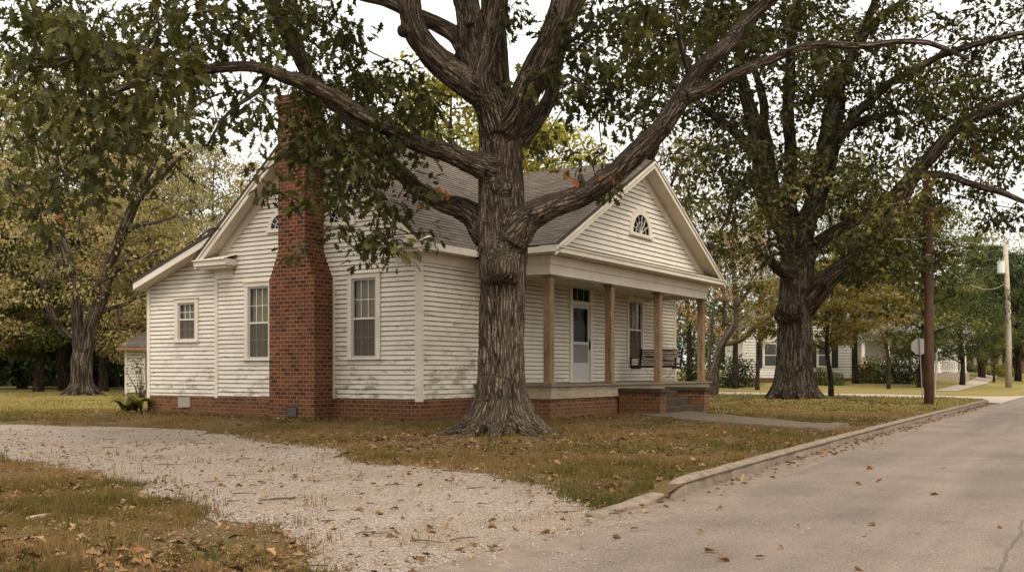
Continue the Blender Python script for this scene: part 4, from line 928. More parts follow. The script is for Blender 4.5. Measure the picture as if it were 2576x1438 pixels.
# ------------------------------------------------------------------ trees
def catmull(P, Rr, step):
    P = np.array(P, float); Rr = np.array(Rr, float); n = len(P)
    ext = np.vstack([2 * P[0] - P[1], P, 2 * P[-1] - P[-2]]); re = np.r_[Rr[0], Rr, Rr[-1]]
    out, ro = [], []
    for i in range(n - 1):
        p0, p1, p2, p3 = ext[i:i + 4]; m = max(2, int(np.linalg.norm(p2 - p1) / step))
        for t in np.arange(m) / m:
            out.append(.5 * ((2 * p1) + (-p0 + p2) * t + (2 * p0 - 5 * p1 + 4 * p2 - p3) * t * t + (-p0 + 3 * p1 - 3 * p2 + p3) * t ** 3)); ro.append(re[i + 1] * (1 - t) + re[i + 2] * t)
    out.append(P[-1]); ro.append(Rr[-1]); return np.array(out), np.array(ro)
class Skel:
    def __init__(s, n_side=16): s.V = []; s.L = []; s.S = []; s.nv = 0; s.co = []; s.P = []; s.Rr = []; s.chains = []; s.nl = 0
    def chain(s, P, Rr, step=.3, n=12, wob=0.0, cap=True):
        P, Rr = catmull(P, Rr, step)
        if wob:
            ph = rng.random(3) * 50
            for k in range(3): P[1:-1, k] += wob * (fbm(np.arange(len(P))[1:-1] * .35 + ph[k], np.full(len(P) - 2, ph[k]), 3) - .5) * 2 * np.minimum(1, Rr[1:-1] * 12)
        T = np.gradient(P, axis=0); T /= np.maximum(np.linalg.norm(T, axis=1)[:, None], 1e-9)
        u = np.array([1.0, .13, .05]); u -= T[0] * (u @ T[0]); u /= np.linalg.norm(u); al = np.r_[0, np.cumsum(np.linalg.norm(np.diff(P, axis=0), axis=1))] + 7.7 * len(s.chains)
        ang = np.arange(n) * 2 * math.pi / n; U_, W_ = [], []
        for k in range(len(P)):
            u = u - T[k] * (u @ T[k]); u /= np.linalg.norm(u); w = np.cross(T[k], u); U_.append(u); W_.append(w)
        U_, W_ = np.array(U_), np.array(W_)
        ring = (U_[:, None] * np.cos(ang)[None, :, None] + W_[:, None] * np.sin(ang)[None, :, None])
        lump = 1 + .10 * (fbm(ang[None, :] * 1.3 + al[:, None] * .4, al[:, None] * .9 + ang[None, :] * .2, 3) - .5) * 2 if n > 7 else 1.0
        V = P[:, None] + ring * (Rr[:, None] * lump if n > 7 else Rr[:, None] + 0 * ang[None])[..., None]
        base = s.nv; m = len(P)
        i = (np.arange(m - 1)[:, None] * n + np.arange(n)[None]); j = (np.arange(m - 1)[:, None] * n + (np.arange(n)[None] + 1) % n)
        q = np.stack([i, j, j + n, i + n], -1).reshape(-1, 4) + base
        s.L.append(q.ravel()); s.S.append(s.nl + np.arange(len(q)) * 4); s.nl += q.size
        for e, rev in ((0, True), (m - 1, False)):
            f = base + e * n + np.arange(n); s.L.append(f[::-1] if rev else f); s.S.append(np.array([s.nl])); s.nl += n
        s.V.append(V.reshape(-1, 3)); s.nv += m * n
        r_ = Rr[:, None] * np.ones(n)[None]
        s.co.append(np.stack([np.cos(ang)[None] * r_, np.sin(ang)[None] * r_, al[:, None] * .09 + 0 * r_], -1).reshape(-1, 3))
        s.chains.append((P, Rr, U_, W_, al)); return P, Rr
    def mesh(s, name): return np_mesh(name, np.concatenate(s.V), np.concatenate(s.L), np.concatenate(s.S), vattr={'bark_co': np.concatenate(s.co)})
    def samples(s, rmax=9): 
        P = np.concatenate([c[0] for c in s.chains]); r = np.concatenate([c[1] for c in s.chains]); k = r < rmax; return P[k], r[k]
def merged(sk, name, voxel, smooth=6, extra=None, disp=0.0, sc=1.0):
    "fuse the limbs into one surface, then give every vertex its own bark coordinate along the limb it belongs to"
    me = sk.mesh(name)
    if extra: extra(me)
    o = bpy.data.objects.new('tmp', me); COL.objects.link(o)
    m = o.modifiers.new('r', 'REMESH'); m.mode = 'VOXEL'; m.voxel_size = voxel
    m = o.modifiers.new('s', 'SMOOTH'); m.factor = .5; m.iterations = smooth
    dg = bpy.context.evaluated_depsgraph_get(); dg.update(); new = bpy.data.meshes.new_from_object(o.evaluated_get(dg), depsgraph=dg)
    bpy.data.objects.remove(o); bpy.data.meshes.remove(me)
    P = np.concatenate([c[0] for c in sk.chains]); rr = np.concatenate([c[1] for c in sk.chains]); Uu = np.concatenate([c[2] for c in sk.chains]); Ww = np.concatenate([c[3] for c in sk.chains]); al = np.concatenate([c[4] for c in sk.chains])
    kd = kdtree.KDTree(len(P))
    for i, p in enumerate(P): kd.insert(p, i)
    kd.balance(); n = len(new.vertices); V = np.empty(n * 3, np.float32); new.vertices.foreach_get('co', V); V = V.reshape(-1, 3)
    idx = np.empty(n, int)
    for i in range(n):
        best = 9
        for (_, j, d) in kd.find_n(V[i], 8):
            e = abs(d - rr[j]) / (rr[j] + .05)
            if e < best: best = e; idx[i] = j
    T = np.cross(Uu[idx], Ww[idx]); d = V - P[idx]; a = al[idx] + (d * T).sum(1)
    co = np.stack([(d * Uu[idx]).sum(1), (d * Ww[idx]).sum(1), a * .09], -1)
    new.attributes.new('bark_co', 'FLOAT_VECTOR', 'POINT').data.foreach_set('vector', co.astype(np.float32).ravel())
    if disp:
        N = np.empty(n * 3, np.float32); new.vertices.foreach_get('normal', N); N = N.reshape(-1, 3); h = np.empty(n, np.float32); f = 13.0 * sc
        for i in range(n):
            c = Vector(co[i]) * f; w = mn.noise_vector(c * .35) * .55; dd = mn.voronoi(c + w)[0]; h[i] = min(dd[1] - dd[0], .45)
        V = V + N * ((h - .25) * disp * np.minimum(1, rr[idx] / .25))[:, None]
        new.vertices.foreach_set('co', V.astype(np.float32).ravel()); new.update()
    return new
def pc(pts, D0, D1=None, mul=1.0):
    "limb given by reference pixels (x, y, radius) with its distance running from D0 to D1"
    D1 = D0 if D1 is None else D1; n = len(pts); P, r = [], []
    for k, t in enumerate(pts):
        D = D0 + (D1 - D0) * (k / max(n - 1, 1)); P.append(px(t[0], t[1], D)); r.append(t[2] * mul * D / FPX)
    return P, r
def cloud(centers, rad, per, size, tpl, tint0, droop=.5, flat=.75, tint_j=.22, bias=None):
    C = np.repeat(np.asarray(centers, float), per, axis=0); n = len(C); rr = np.repeat(np.broadcast_to(rad, (len(centers),)), per)
    d = rng.normal(size=(n, 3)); d /= np.linalg.norm(d, axis=1)[:, None]; d *= (rng.random(n) ** .45)[:, None]; d[:, 2] *= flat
    P = C + d * rr[:, None]
    T = d * 1.2 + rng.normal(size=(n, 3)) * .5; T[:, 2] -= droop
    Nn = rng.normal(size=(n, 3)) * .55 + np.array([0, 0, .9]) + d * .5
    t = np.clip(np.repeat(np.broadcast_to(tint0, (len(centers),)), per) + rng.normal(0, tint_j, n) * .6, 0, 1)
    return place_leaves(P, T, Nn, size * (.5 + .85 * rng.random(n)), t, tpl)
def cat_leaves(parts):
    V, L, S, A_ = [], [], [], []; nv = nl = 0
    for v, l, s, a in parts: V.append(v); L.append(l + nv); S.append(s + nl); A_.append(a); nv += len(v); nl += len(l)
    return np.concatenate(V), np.concatenate(L), np.concatenate(S), np.concatenate(A_)
def crown(name, parts, mat, parent):
    V, L, S, A_ = cat_leaves(parts); return link(name, np_mesh(name, V, L, S, attr={'tint': A_}), mat, parent)
def connect(sk, centers, rmax=.22, maxd=4.5, r0=.022, n=4, drop=.3, minz=-99):
    "thin boughs from the nearest limb to each leaf cluster"
    P, r = sk.samples(rmax); kd = kdtree.KDTree(len(P))
    for i, p in enumerate(P): kd.insert(p, i)
    kd.balance()
    order = sorted(range(len(centers)), key=lambda i: kd.find(centers[i])[2]); P = list(P)
    extra = []; eidx = []
    for i in order:
        c = np.array(centers[i]); q, _, d = kd.find(c)
        best = np.array(q)
        if extra:
            E = np.array(extra); dd = np.linalg.norm(E - c, axis=1); j = int(dd.argmin())
            if dd[j] < d: best = E[j]; d = dd[j]
        if d > maxd: continue
        mid = (best + c) / 2 + rng.normal(0, .10, 3) * d * .6 + np.array([0, 0, .10 * d]); e = c + np.array([0, 0, -drop * .3])
        rr = r0 * (.45 + .35 * min(d, 3)); ch = sk.chain([best, best * .6 + mid * .4 + rng.normal(0, .03, 3) * d, mid, c, e], [rr, rr * .85, rr * .7, rr * .45, rr * .2], .35, n)
        extra += list(ch[0][2:-1:2])
# ---------------- the great oak in front of the house
OAKBARK = m_bark('old oak bark'); OAKLEAF = m_leaf('dark oak leaves', [(0, (.028, .031, .011)), (.35, (.058, .061, .019)), (.62, (.108, .104, .031)), (.84, (.18, .155, .048)), (.95, (.15, .095, .03)), (1, (.22, .078, .020))], .32, .5)
D1 = 17.35
oak = empty('oak_tree', (OAK1[0], OAK1[1], float(gz(*OAK1)))); tag(oak, 'massive old oak with a burl on its trunk standing close in front of the house', 'tree', 'large oaks of the front yard')
sk = Skel()
TR = [(1266, 1122, 88), (1265, 1075, 80), (1263, 1010, 72), (1262, 920, 66), (1262, 820, 64), (1263, 720, 66), (1265, 640, 68), (1264, 560, 68), (1260, 490, 63), (1258, 420, 60), (1257, 350, 60), (1256, 300, 58)]
P, r = pc(TR, D1); sk.chain(P, [v * .90 for v in r], .15, 28)
for az, ln, r0 in ((-1.75, 1.35, .24), (-.9, 1.25, .22), (-.2, 1.55, .24), (.6, 1.2, .2), (1.5, 1.3, .2), (2.4, 1.3, .22), (3.15, 1.75, .26), (3.85, 1.3, .24), (-2.35, 1.1, .2)):
    b = np.array([OAK1[0], OAK1[1], 0.0]); d = np.array([math.cos(az), math.sin(az), 0]); g = lambda t: float(gz(*(b + d * t)[:2]))
    sk.chain([b + d * .26 + (0, 0, .95), b + d * .36 + (0, 0, .50), b + d * .52 + (0, 0, g(.5) + .17), b + d * (.55 + ln * .15) + (0, 0, g(.8) + .04), b + d * (.6 + ln * .34) + (0, 0, g(1.0) - .04)], [r0 * .45, r0 * .80, r0 * .75, r0 * .45, r0 * .18], .12, 12)
LIMBS = [   # pixel chains (x, y, radius), start and end distance
 ([(1256, 330, 50), (1236, 262, 47), (1178, 212, 43), (1110, 160, 39), (1062, 110, 36), (1042, 65, 34), (1030, 0, 33), (1022, -90, 30), (990, -220, 24), (940, -360, 15)], 17.2, 16.3),
 ([(1240, 230, 36), (1200, 180, 32), (1150, 95, 24), (1060, 42, 21), (975, 5, 20), (870, -25, 18), (740, -80, 13), (600, -150, 8)], 17.5, 19.0),
 ([(1228, 250, 40), (1204, 180, 40), (1187, 100, 36), (1170, 0, 37), (1150, -120, 30), (1130, -280, 20), (1110, -420, 12)], 17.6, 18.2),
 ([(1222, 255, 34), (1210, 195, 28), (1230, 95, 26), (1254, 0, 29), (1272, -110, 24), (1310, -260, 16), (1330, -380, 9)], 17.0, 16.2),
 ([(1254, 320, 52), (1246, 240, 46), (1242, 150, 42), (1240, 50, 38), (1238, -80, 32), (1215, -260, 24), (1230, -450, 12)], 17.6, 18.6),
 ([(1264, 330, 50), (1296, 290, 46), (1345, 180, 42), (1388, 90, 38), (1412, 0, 34), (1430, -100, 29), (1460, -250, 20), (1480, -400, 11)], 17.2, 16.6),
 ([(1272, 370, 36), (1330, 322, 30), (1376, 258, 22), (1400, 180, 18), (1424, 80, 17), (1480, -40, 18), (1560, -180, 11)], 17.6, 19.6),
 # left limbs
 ([(1240, 425, 46), (1190, 408, 34), (1092, 374, 26), (1017, 344, 23), (945, 310, 22), (890, 280, 23), (845, 248, 24), (780, 212, 23), (720, 194, 20), (670, 176, 17), (600, 168, 16), (525, 174, 16), (440, 191, 15), (390, 181, 14), (345, 158, 13), (300, 138, 12), (240, 123, 11), (195, 140, 9), (125, 150, 7), (60, 145, 5)], 17.2, 14.2),
 ([(1230, 590, 52), (1192, 545, 38), (1142, 520, 30), (1092, 498, 26), (1047, 475, 24), (1010, 436, 22), (960, 382, 21), (915, 340, 20), (870, 290, 20), (790, 200, 22), (742, 112, 24), (695, 30, 24), (655, -45, 21), (600, -150, 15), (560, -260, 9)], 17.5, 18.6),
 ([(380, 193, 10), (310, 222, 10), (258, 246, 9), (206, 270, 8), (166, 310, 7), (146, 345, 6), (142, 430, 5), (122, 485, 3)], 14.8, 14.1),
 ([(300, 228, 7), (285, 270, 6), (272, 340, 4.5), (240, 400, 3)], 14.9, 14.5),
 ([(225, 125, 7), (150, 165, 6), (95, 165, 5), (50, 195, 4), (40, 250, 3)], 14.4, 13.8),
 ([(680, 178, 9), (655, 225, 8), (600, 262, 6), (560, 300, 5), (520, 370, 3.5)], 16, 15.4),
 ([(0, 0, 0)], 0, 0),
 # right limb
 ([(1285, 600, 56), (1322, 555, 46), (1367, 530, 38), (1442, 500, 33), (1492, 475, 31), (1552, 435, 32), (1612, 380, 32), (1662, 318, 29), (1705, 262, 29), (1738, 214, 29), (1787, 152, 25), (1838, 98, 22), (1888, 45, 20), (1940, 0, 18), (2010, -70, 14), (2090, -170, 8)], 17.2, 15.6),
 ([(1735, 240, 24), (1775, 224, 18), (1815, 208, 17), (1875, 174, 15), (1960, 140, 13), (2025, 118, 12), (2110, 112, 12), (2185, 115, 11), (2260, 105, 10), (2335, 107, 9), (2385, 125, 8), (2440, 149, 6)], 16.2, 14.6),
 ([(1470, 488, 20), (1462, 455, 12), (1458, 438, 8)], 17.0, 16.9),
 ([(1640, 350, 22), (1640, 375, 20), (1632, 395, 16)], 16.6, 16.9),
 ([(1700, 30, 8), (1712, 110, 8), (1735, 190, 9)], 15.8, 16.2),
 ([(1385, 110, 12), (1440, 100, 9), (1500, 60, 6)], 17, 16.5),
 ([(1372, 210, 9), (1430, 190, 7), (1480, 225, 5), (1540, 250, 3)], 17, 16.4),
 ([(1140, 165, 7), (1150, 135, 6), (1158, 110, 4)], 16.9, 16.6),
]
thin = []
for pts, da, db in LIMBS:
    if len(pts) < 2: continue
    P, r = pc(pts, da, db, .87)
    if pts[0][2] > 11 or len(pts) > 12: sk.chain(P, r, .16, 16, .05)
    else: thin.append((P, r))
KN = np.random.default_rng(44)
def burls(me):
    bm = bmesh.new(); bm.from_mesh(me)
    for (x, y, D, s, sq) in ((1262, 672, D1 - .41, .30, (1.04, .9, .95)), (1238, 655, D1 - .42, .13, (1, 1, 1)), (1285, 668, D1 - .44, .12, (1, 1, 1.2)), (1262, 690, D1 - .46, .14, (1.2, 1, .9)), (1250, 640, D1 - .36, .15, (1.3, 1, .7)), (1292, 700, D1 - .36, .12, (1, 1, 1)), (1232, 700, D1 - .36, .12, (1, 1, 1)), (1258, 700, D1 - .30, .19, (1.3, .8, .8)), (1278, 655, D1 - .32, .17, (1, .8, .8)), (1262, 470, D1 - .36, .17, (1.2, .7, .9)), (1180, 52, 17.35, .11, (1, 1, 1.2)), (1016, 78, 16.35, .12, (1, 1, 1))):
        c = px(x, y, D); bmesh.ops.create_uvsphere(bm, u_segments=16, v_segments=10, radius=s, matrix=Matrix.Translation(c) @ Matrix.Diagonal((*sq, 1)))
    for P_, r_, _a, _b, _c in sk.chains:       # knots, swellings and stubs where old boughs broke off
        if len(P_) < 14 or r_[0] < .06: continue
        for k in range(int(len(P_) * .16 / .75)):
            i = int(KN.integers(2, len(P_) - 2)); d = KN.normal(size=3); d /= np.linalg.norm(d); q = P_[i] + d * r_[i] * .72
            bmesh.ops.create_uvsphere(bm, u_segments=10, v_segments=6, radius=float(r_[i] * (.34 + .22 * KN.random())), matrix=Matrix.Translation(Vector(q)) @ Matrix.Diagonal((1, 1, float(.8 + .8 * KN.random()), 1)))
    bm.to_mesh(me); bm.free()
import bmesh
trunk_me = merged(sk, 'oak_trunk', .024, 7, burls, .06)
iv = Matrix.Translation(-oak.location)
trunk_me.transform(iv); tro = link('trunk', trunk_me, OAKBARK, oak, True)
def grid_clusters(rows, col0, y0, cw, ch, per_unit, d0, d1, seed, dfun=None):
    g = np.random.default_rng(seed); out = []
    for j, row in enumerate(rows):
        for i, dch in enumerate(row):
            k = g.poisson(int(dch) * per_unit)
            for _ in range(k):
                x = (col0 + i + g.random()) * cw; y = y0 + (j + g.random()) * ch; a, b = dfun(x, y) if dfun else (d0, d1)
                out.append(px(x, y, a + (b - a) * g.random()))
    return np.array([tuple(c) for c in out])
R1 = ['8864464685100235588985200000',
      '7888776687310025589876310000',
      '6886765787750014586431000000',
      '5656545588860002452000000000',
      '4345421488850012200000000000',
      '3431100148740000200000000000',
      '1410000166610000000000000000',
      '0100000012210000000000000000']
C1 = grid_clusters(R1, 0, 0, 92, 80, .75, 0, 0, 5, lambda x, y: (13.0, 18.6) if x < 480 else (14.0, 19.2) if x < 700 else ((16.2, 20.5) if x < 1300 else (16.4, 20.5)))
# the part of the crown above the picture
g = np.random.default_rng(9); hi = []
while len(hi) < 330:
    v_ = g.normal(size=3); v_ /= np.linalg.norm(v_); v_ *= g.random() ** .4; c = np.array([-.5, 17.3, 11.0]) + v_ * np.array([9.5, 6.5, 5.0])
    if c[2] > CH + (HOR + 40) / FPX * c[1] + .3: hi.append(c)
sk2 = Skel(); sk2.chains = list(sk.chains)
def boughs(thin, iv, parent, mat, step, n, wob):
    for P, r in thin:
        one = Skel(); one.chain(P, r, step, n, wob); m_ = one.mesh('branch'); m_.transform(iv); link('branch', m_, mat, parent, True); sk2.chains.append(one.chains[0])
boughs(thin, iv, oak, OAKBARK, .2, 7, .04)
connect(sk2, [tuple(c) for c in np.vstack([C1, hi])], .30, 6, .026, 4)
bmx = sk2.mesh('branches'); bmx.transform(iv); link('twigs', bmx, OAKBARK, oak, True)['kind'] = 'stuff'
tint = np.clip(.30 + .35 * (fbm(C1[:, 0] * .8, C1[:, 2] * .9, 3) - .5) * 2 + .12 * g.normal(size=len(C1)), 0, .8)
parts = [cloud(C1, .36, 25, .188, LT, tint, .75, .8), cloud(np.array(hi), .75, 34, .30, LT_S, .3, .4)]
rust = np.array([tuple(px(x, y, D)) for x, y, D in ((1430, 425, 16.7), (1420, 438, 16.6), (1530, 430, 16.5), (1110, 480, 17), (1050, 510, 16.8), (130, 555, 14.1))])
parts.append(cloud(rust, .16, 4, .17, LT, .97, .9, 1, .05))
twc = np.array([tuple(px(x, y, 16.75)) for x, y in ((1395, 395), (1440, 385), (1480, 392), (1510, 410), (1530, 455), (1560, 470), (1465, 410))]); parts.append(cloud(twc, .17, 13, .14, LT, .35, .5, .8))
V, L, S, A_ = cat_leaves(parts); cm = np_mesh('oak_crown', V, L, S, attr={'tint': A_}); cm.transform(iv); link('crown', cm, OAKLEAF, oak)
# ---------------- second oak farther along the street
D2 = 36.4
oak2 = empty('oak_tree', (OAK2[0], OAK2[1], float(gz(*OAK2)))); tag(oak2, 'second tall oak with many upright limbs growing between porch and utility pole', 'tree', 'large oaks of the front yard')
sk = Skel()
P, r = pc([(1998, 1022, 62), (1998, 975, 55), (1999, 900, 48), (2001, 800, 46), (2004, 720, 46), (2004, 660, 42), (2000, 610, 42), (1998, 575, 40)], D2); sk.chain(P, [v * .93 for v in r], .25, 24)
for az, ln, r0 in ((-1.6, 1.0, .34), (-.7, 1.1, .36), (.1, 1.5, .36), (.9, 1, .3), (1.8, 1.0, .3), (2.7, 1.2, .34), (3.5, 1.6, .36), (4.1, 1.1, .34)):
    b = np.array([OAK2[0], OAK2[1], 0.0]); d = np.array([math.cos(az), math.sin(az), 0]); gg = lambda t: float(gz(*(b + d * t)[:2]))
    sk.chain([b + d * .38 + (0, 0, 1.4), b + d * .52 + (0, 0, .7), b + d * .74 + (0, 0, gg(.75) + .2), b + d * (.7 + ln * .28) + (0, 0, gg(1.0) + .0)], [r0 * .5, r0 * .75, r0 * .62, r0 * .25], .25, 12)
L2 = [
 ([(2010, 780, 40), (2050, 745, 32), (2090, 702, 28), (2140, 662, 26), (2192, 618, 24), (2237, 555, 22), (2290, 460, 22), (2340, 396, 20), (2400, 330, 16), (2470, 285, 14), (2560, 250, 11), (2680, 200, 8)], 36.4, 32),
 ([(2022, 660, 30), (2060, 610, 20), (2110, 580, 17), (2165, 548, 14), (2230, 500, 11), (2300, 420, 8)], 36.2, 38),
 ([(2300, 442, 13), (2350, 440, 11), (2400, 447, 11), (2480, 472, 10), (2560, 502, 8), (2640, 540, 5)], 34, 31.5),
 ([(1998, 620, 36), (1972, 572, 28), (1936, 520, 26), (1921, 450, 25), (1910, 390, 24), (1893, 310, 20), (1874, 240, 18), (1860, 150, 14), (1850, 40, 10), (1840, -80, 6)], 36.3, 35.4),
 ([(1912, 400, 18), (1868, 350, 15), (1828, 308, 13), (1780, 275, 12), (1720, 230, 9), (1660, 200, 6)], 35.8, 34),
 ([(1852, 356, 7), (1800, 372, 6), (1760, 382, 5.5), (1712, 412, 5), (1688, 468, 4)], 35.2, 34),
 ([(1905, 420, 10), (1870, 460, 8), (1840, 505, 7), (1825, 560, 5), (1800, 600, 3)], 36, 35.2),
 ([(1990, 600, 28), (1988, 520, 20), (1990, 430, 18), (1985, 330, 17), (1983, 240, 16), (1990, 150, 14), (2000, 60, 13), (2008, -20, 11), (2020, -150, 7)], 36.6, 37.6),
 ([(1950, 540, 22), (1935, 420, 18), (1925, 330, 15), (1920, 250, 12), (1890, 150, 9)], 36.8, 38.5),
 ([(2008, 620, 34), (2022, 570, 28), (2045, 510, 25), (2063, 420, 24), (2080, 345, 22), (2102, 250, 19), (2140, 160, 14), (2178, 60, 12), (2205, -20, 11), (2240, -140, 7)], 36.2, 35),
 ([(2050, 540, 24), (2080, 440, 20), (2100, 350, 18), (2112, 260, 15), (2120, 180, 12), (2200, 60, 12), (2290, -10, 10), (2400, -90, 6)], 36.8, 38.5),
 ([(2085, 410, 18), (2112, 350, 16), (2165, 275, 14), (2230, 217, 13), (2330, 156, 11), (2430, 120, 10), (2576, 80, 8), (2680, 60, 5)], 36, 33),
 ([(2100, 352, 12), (2160, 306, 11), (2230, 290, 8), (2276, 283, 5)], 36, 34.8),
 ([(1990, 690, 22), (1955, 672, 16), (1930, 650, 13)], 36, 35.6),
]
thin = []
for pts, da, db in L2:
    P, r = pc(pts, da, db, .9); (sk.chain(P, r, .3, 14, .10) if pts[0][2] > 12 else thin.append((P, r)))
def burl2(me):
    bm = bmesh.new(); bm.from_mesh(me)
    for (x, y, D, s, sq) in ((1990, 776, D2 - .60, .46, (1.1, .85, .85)), (1972, 792, D2 - .50, .34, (1.1, .8, .9)), (2155 - 30, 545, 37, .2, (1, 1, 1))):
        bmesh.ops.create_uvsphere(bm, u_segments=16, v_segments=10, radius=s, matrix=Matrix.Translation(px(x, y, D)) @ Matrix.Diagonal((*sq, 1)))
    bm.to_mesh(me); bm.free()
iv = Matrix.Translation(-oak2.location); tm = merged(sk, 'oak_trunk', .05, 5, burl2, .07, .6); tm.transform(iv)
link('trunk', tm, m_bark('second oak bark', sc=.62, ridge=(.17, .14, .115)), oak2, True)
R2 = ['3345677665333557', '2345788766666566', '1334777777887776', '0124666678999887', '0013545557899877', '0014556678754433', '0002554488843232', '0000442377200011', '0000221167500000', '0000000001100000']
C2 = grid_clusters(R2, 15, 0, 92, 80, 1.3, 31.5, 39.5, 15)
hi = []
while len(hi) < 170:
    v_ = g.normal(size=3); v_ /= np.linalg.norm(v_); v_ *= g.random() ** .4; c = np.array([10.5, 36.0, 15.5]) + v_ * np.array([9.0, 6.5, 6])
    if c[2] > CH + (HOR + 40) / FPX * c[1] + .3: hi.append(c)
sk2 = Skel(); sk2.chains = list(sk.chains)
boughs(thin, iv, oak2, OAKBARK, .3, 7, .08)
connect(sk2, [tuple(c) for c in np.vstack([C2, hi])], .40, 6, .04, 4)
bmx = sk2.mesh('branches'); bmx.transform(iv); link('twigs', bmx, OAKBARK, oak2, True)['kind'] = 'stuff'
tint = np.clip(.38 + .6 * (fbm(C2[:, 0] * .5, C2[:, 2] * .6, 3) - .5) * 2 + .14 * g.normal(size=len(C2)), 0, .85)
V, L, S, A_ = cat_leaves([cloud(C2, .66, 42, .225, LT_S, tint, .5, .62), cloud(np.array(hi), 1.1, 40, .42, LT_D, .3, .4)])
cm = np_mesh('oak_crown', V, L, S, attr={'tint': A_}); cm.transform(iv); link('crown', cm, OAKLEAF, oak2)
# ---------------- forked tree on the left lawn
YEL = m_leaf('yellowing leaves', [(0, (.085, .085, .034)), (.3, (.185, .165, .068)), (.6, (.30, .25, .115)), (.85, (.42, .33, .185)), (1, (.38, .24, .12))], .4, .5)
BARK3 = m_bark('grey forked tree bark', sc=.6, ridge=(.16, .135, .11), lichen=.3, moss=.2)
t3 = empty('forked_tree', (*TREE3, float(gz(*TREE3)))); tag(t3, 'tall forked tree with two stems and yellowing leaves on the lawn left of the house', 'tree')
sk = Skel(); D3 = 45.0
for pts, da, db in [
 ([(206, 1010, 34), (206, 975, 29), (208, 930, 27), (208, 890, 26)], 45, 45),
 ([(203, 930, 16), (197, 860, 15), (193, 790, 15), (190, 730, 14), (182, 680, 15), (160, 620, 12), (150, 540, 9), (140, 450, 6)], 45, 44),
 ([(212, 920, 17), (226, 845, 17), (248, 765, 17), (270, 700, 15), (290, 630, 14), (318, 560, 14), (345, 500, 12), (380, 460, 10), (432, 410, 7), (480, 378, 4)], 45, 44),
 ([(335, 520, 9), (338, 450, 9), (340, 390, 8), (345, 320, 6), (352, 220, 4)], 44.4, 45), ([(350, 490, 8), (372, 440, 7), (392, 395, 6), (430, 330, 4)], 44.3, 43.5),
 ([(196, 860, 9), (150, 822, 9), (120, 775, 8), (100, 715, 7), (60, 690, 4)], 45, 43.5), ([(188, 735, 9), (160, 690, 9), (140, 650, 7), (118, 600, 5), (60, 560, 3)], 45, 44),
 ([(262, 715, 8), (310, 662, 7), (355, 648, 6), (410, 636, 3)], 45, 43.5), ([(245, 790, 6), (300, 770, 5), (350, 745, 4), (400, 742, 3)], 45, 43.5), ([(300, 610, 8), (330, 575, 7), (380, 560, 5), (440, 545, 3)], 45, 43.5)]:
    P, r = pc(pts, da, db); sk.chain(P, r, .35, 12, .12)
for az in (-1.6, -.6, .4, 1.6, 2.6, 3.5, 4.2):
    b = np.array([*TREE3, 0.0]); d = np.array([math.cos(az), math.sin(az), 0]); sk.chain([b + d * .25 + (0, 0, 1.1), b + d * .42 + (0, 0, .45), b + d * .75 + (0, 0, .15), b + d * 1.05 + (0, 0, .05)], [.10, .16, .13, .05], .3, 8)
R3 = ['00111100', '01222210', '12344321', '24566531', '36677641', '46677652', '57776553', '66655543', '44344442', '21223220', '10001110']
C3 = grid_clusters(R3, -.6, 100, 75, 72, .60, 41, 49, 21)
connect(sk, [tuple(c) for c in C3], .30, 6, .05, 4)
iv = Matrix.Translation(-t3.location); m = sk.mesh('forked_trunk'); m.transform(iv); link('trunk', m, BARK3, t3, True)
tint = np.clip(.50 + .55 * (fbm(C3[:, 0] * .45, C3[:, 2] * .5, 3) - .5) * 2 + .08 * g.normal(size=len(C3)), 0, 1)
V, L, S, A_ = cat_leaves([cloud(C3, .95, 60, .17, LT_D, tint, .6, .5)]); cm = np_mesh('forked_crown', V, L, S, attr={'tint': A_}); cm.transform(iv); link('crown', cm, YEL, t3)
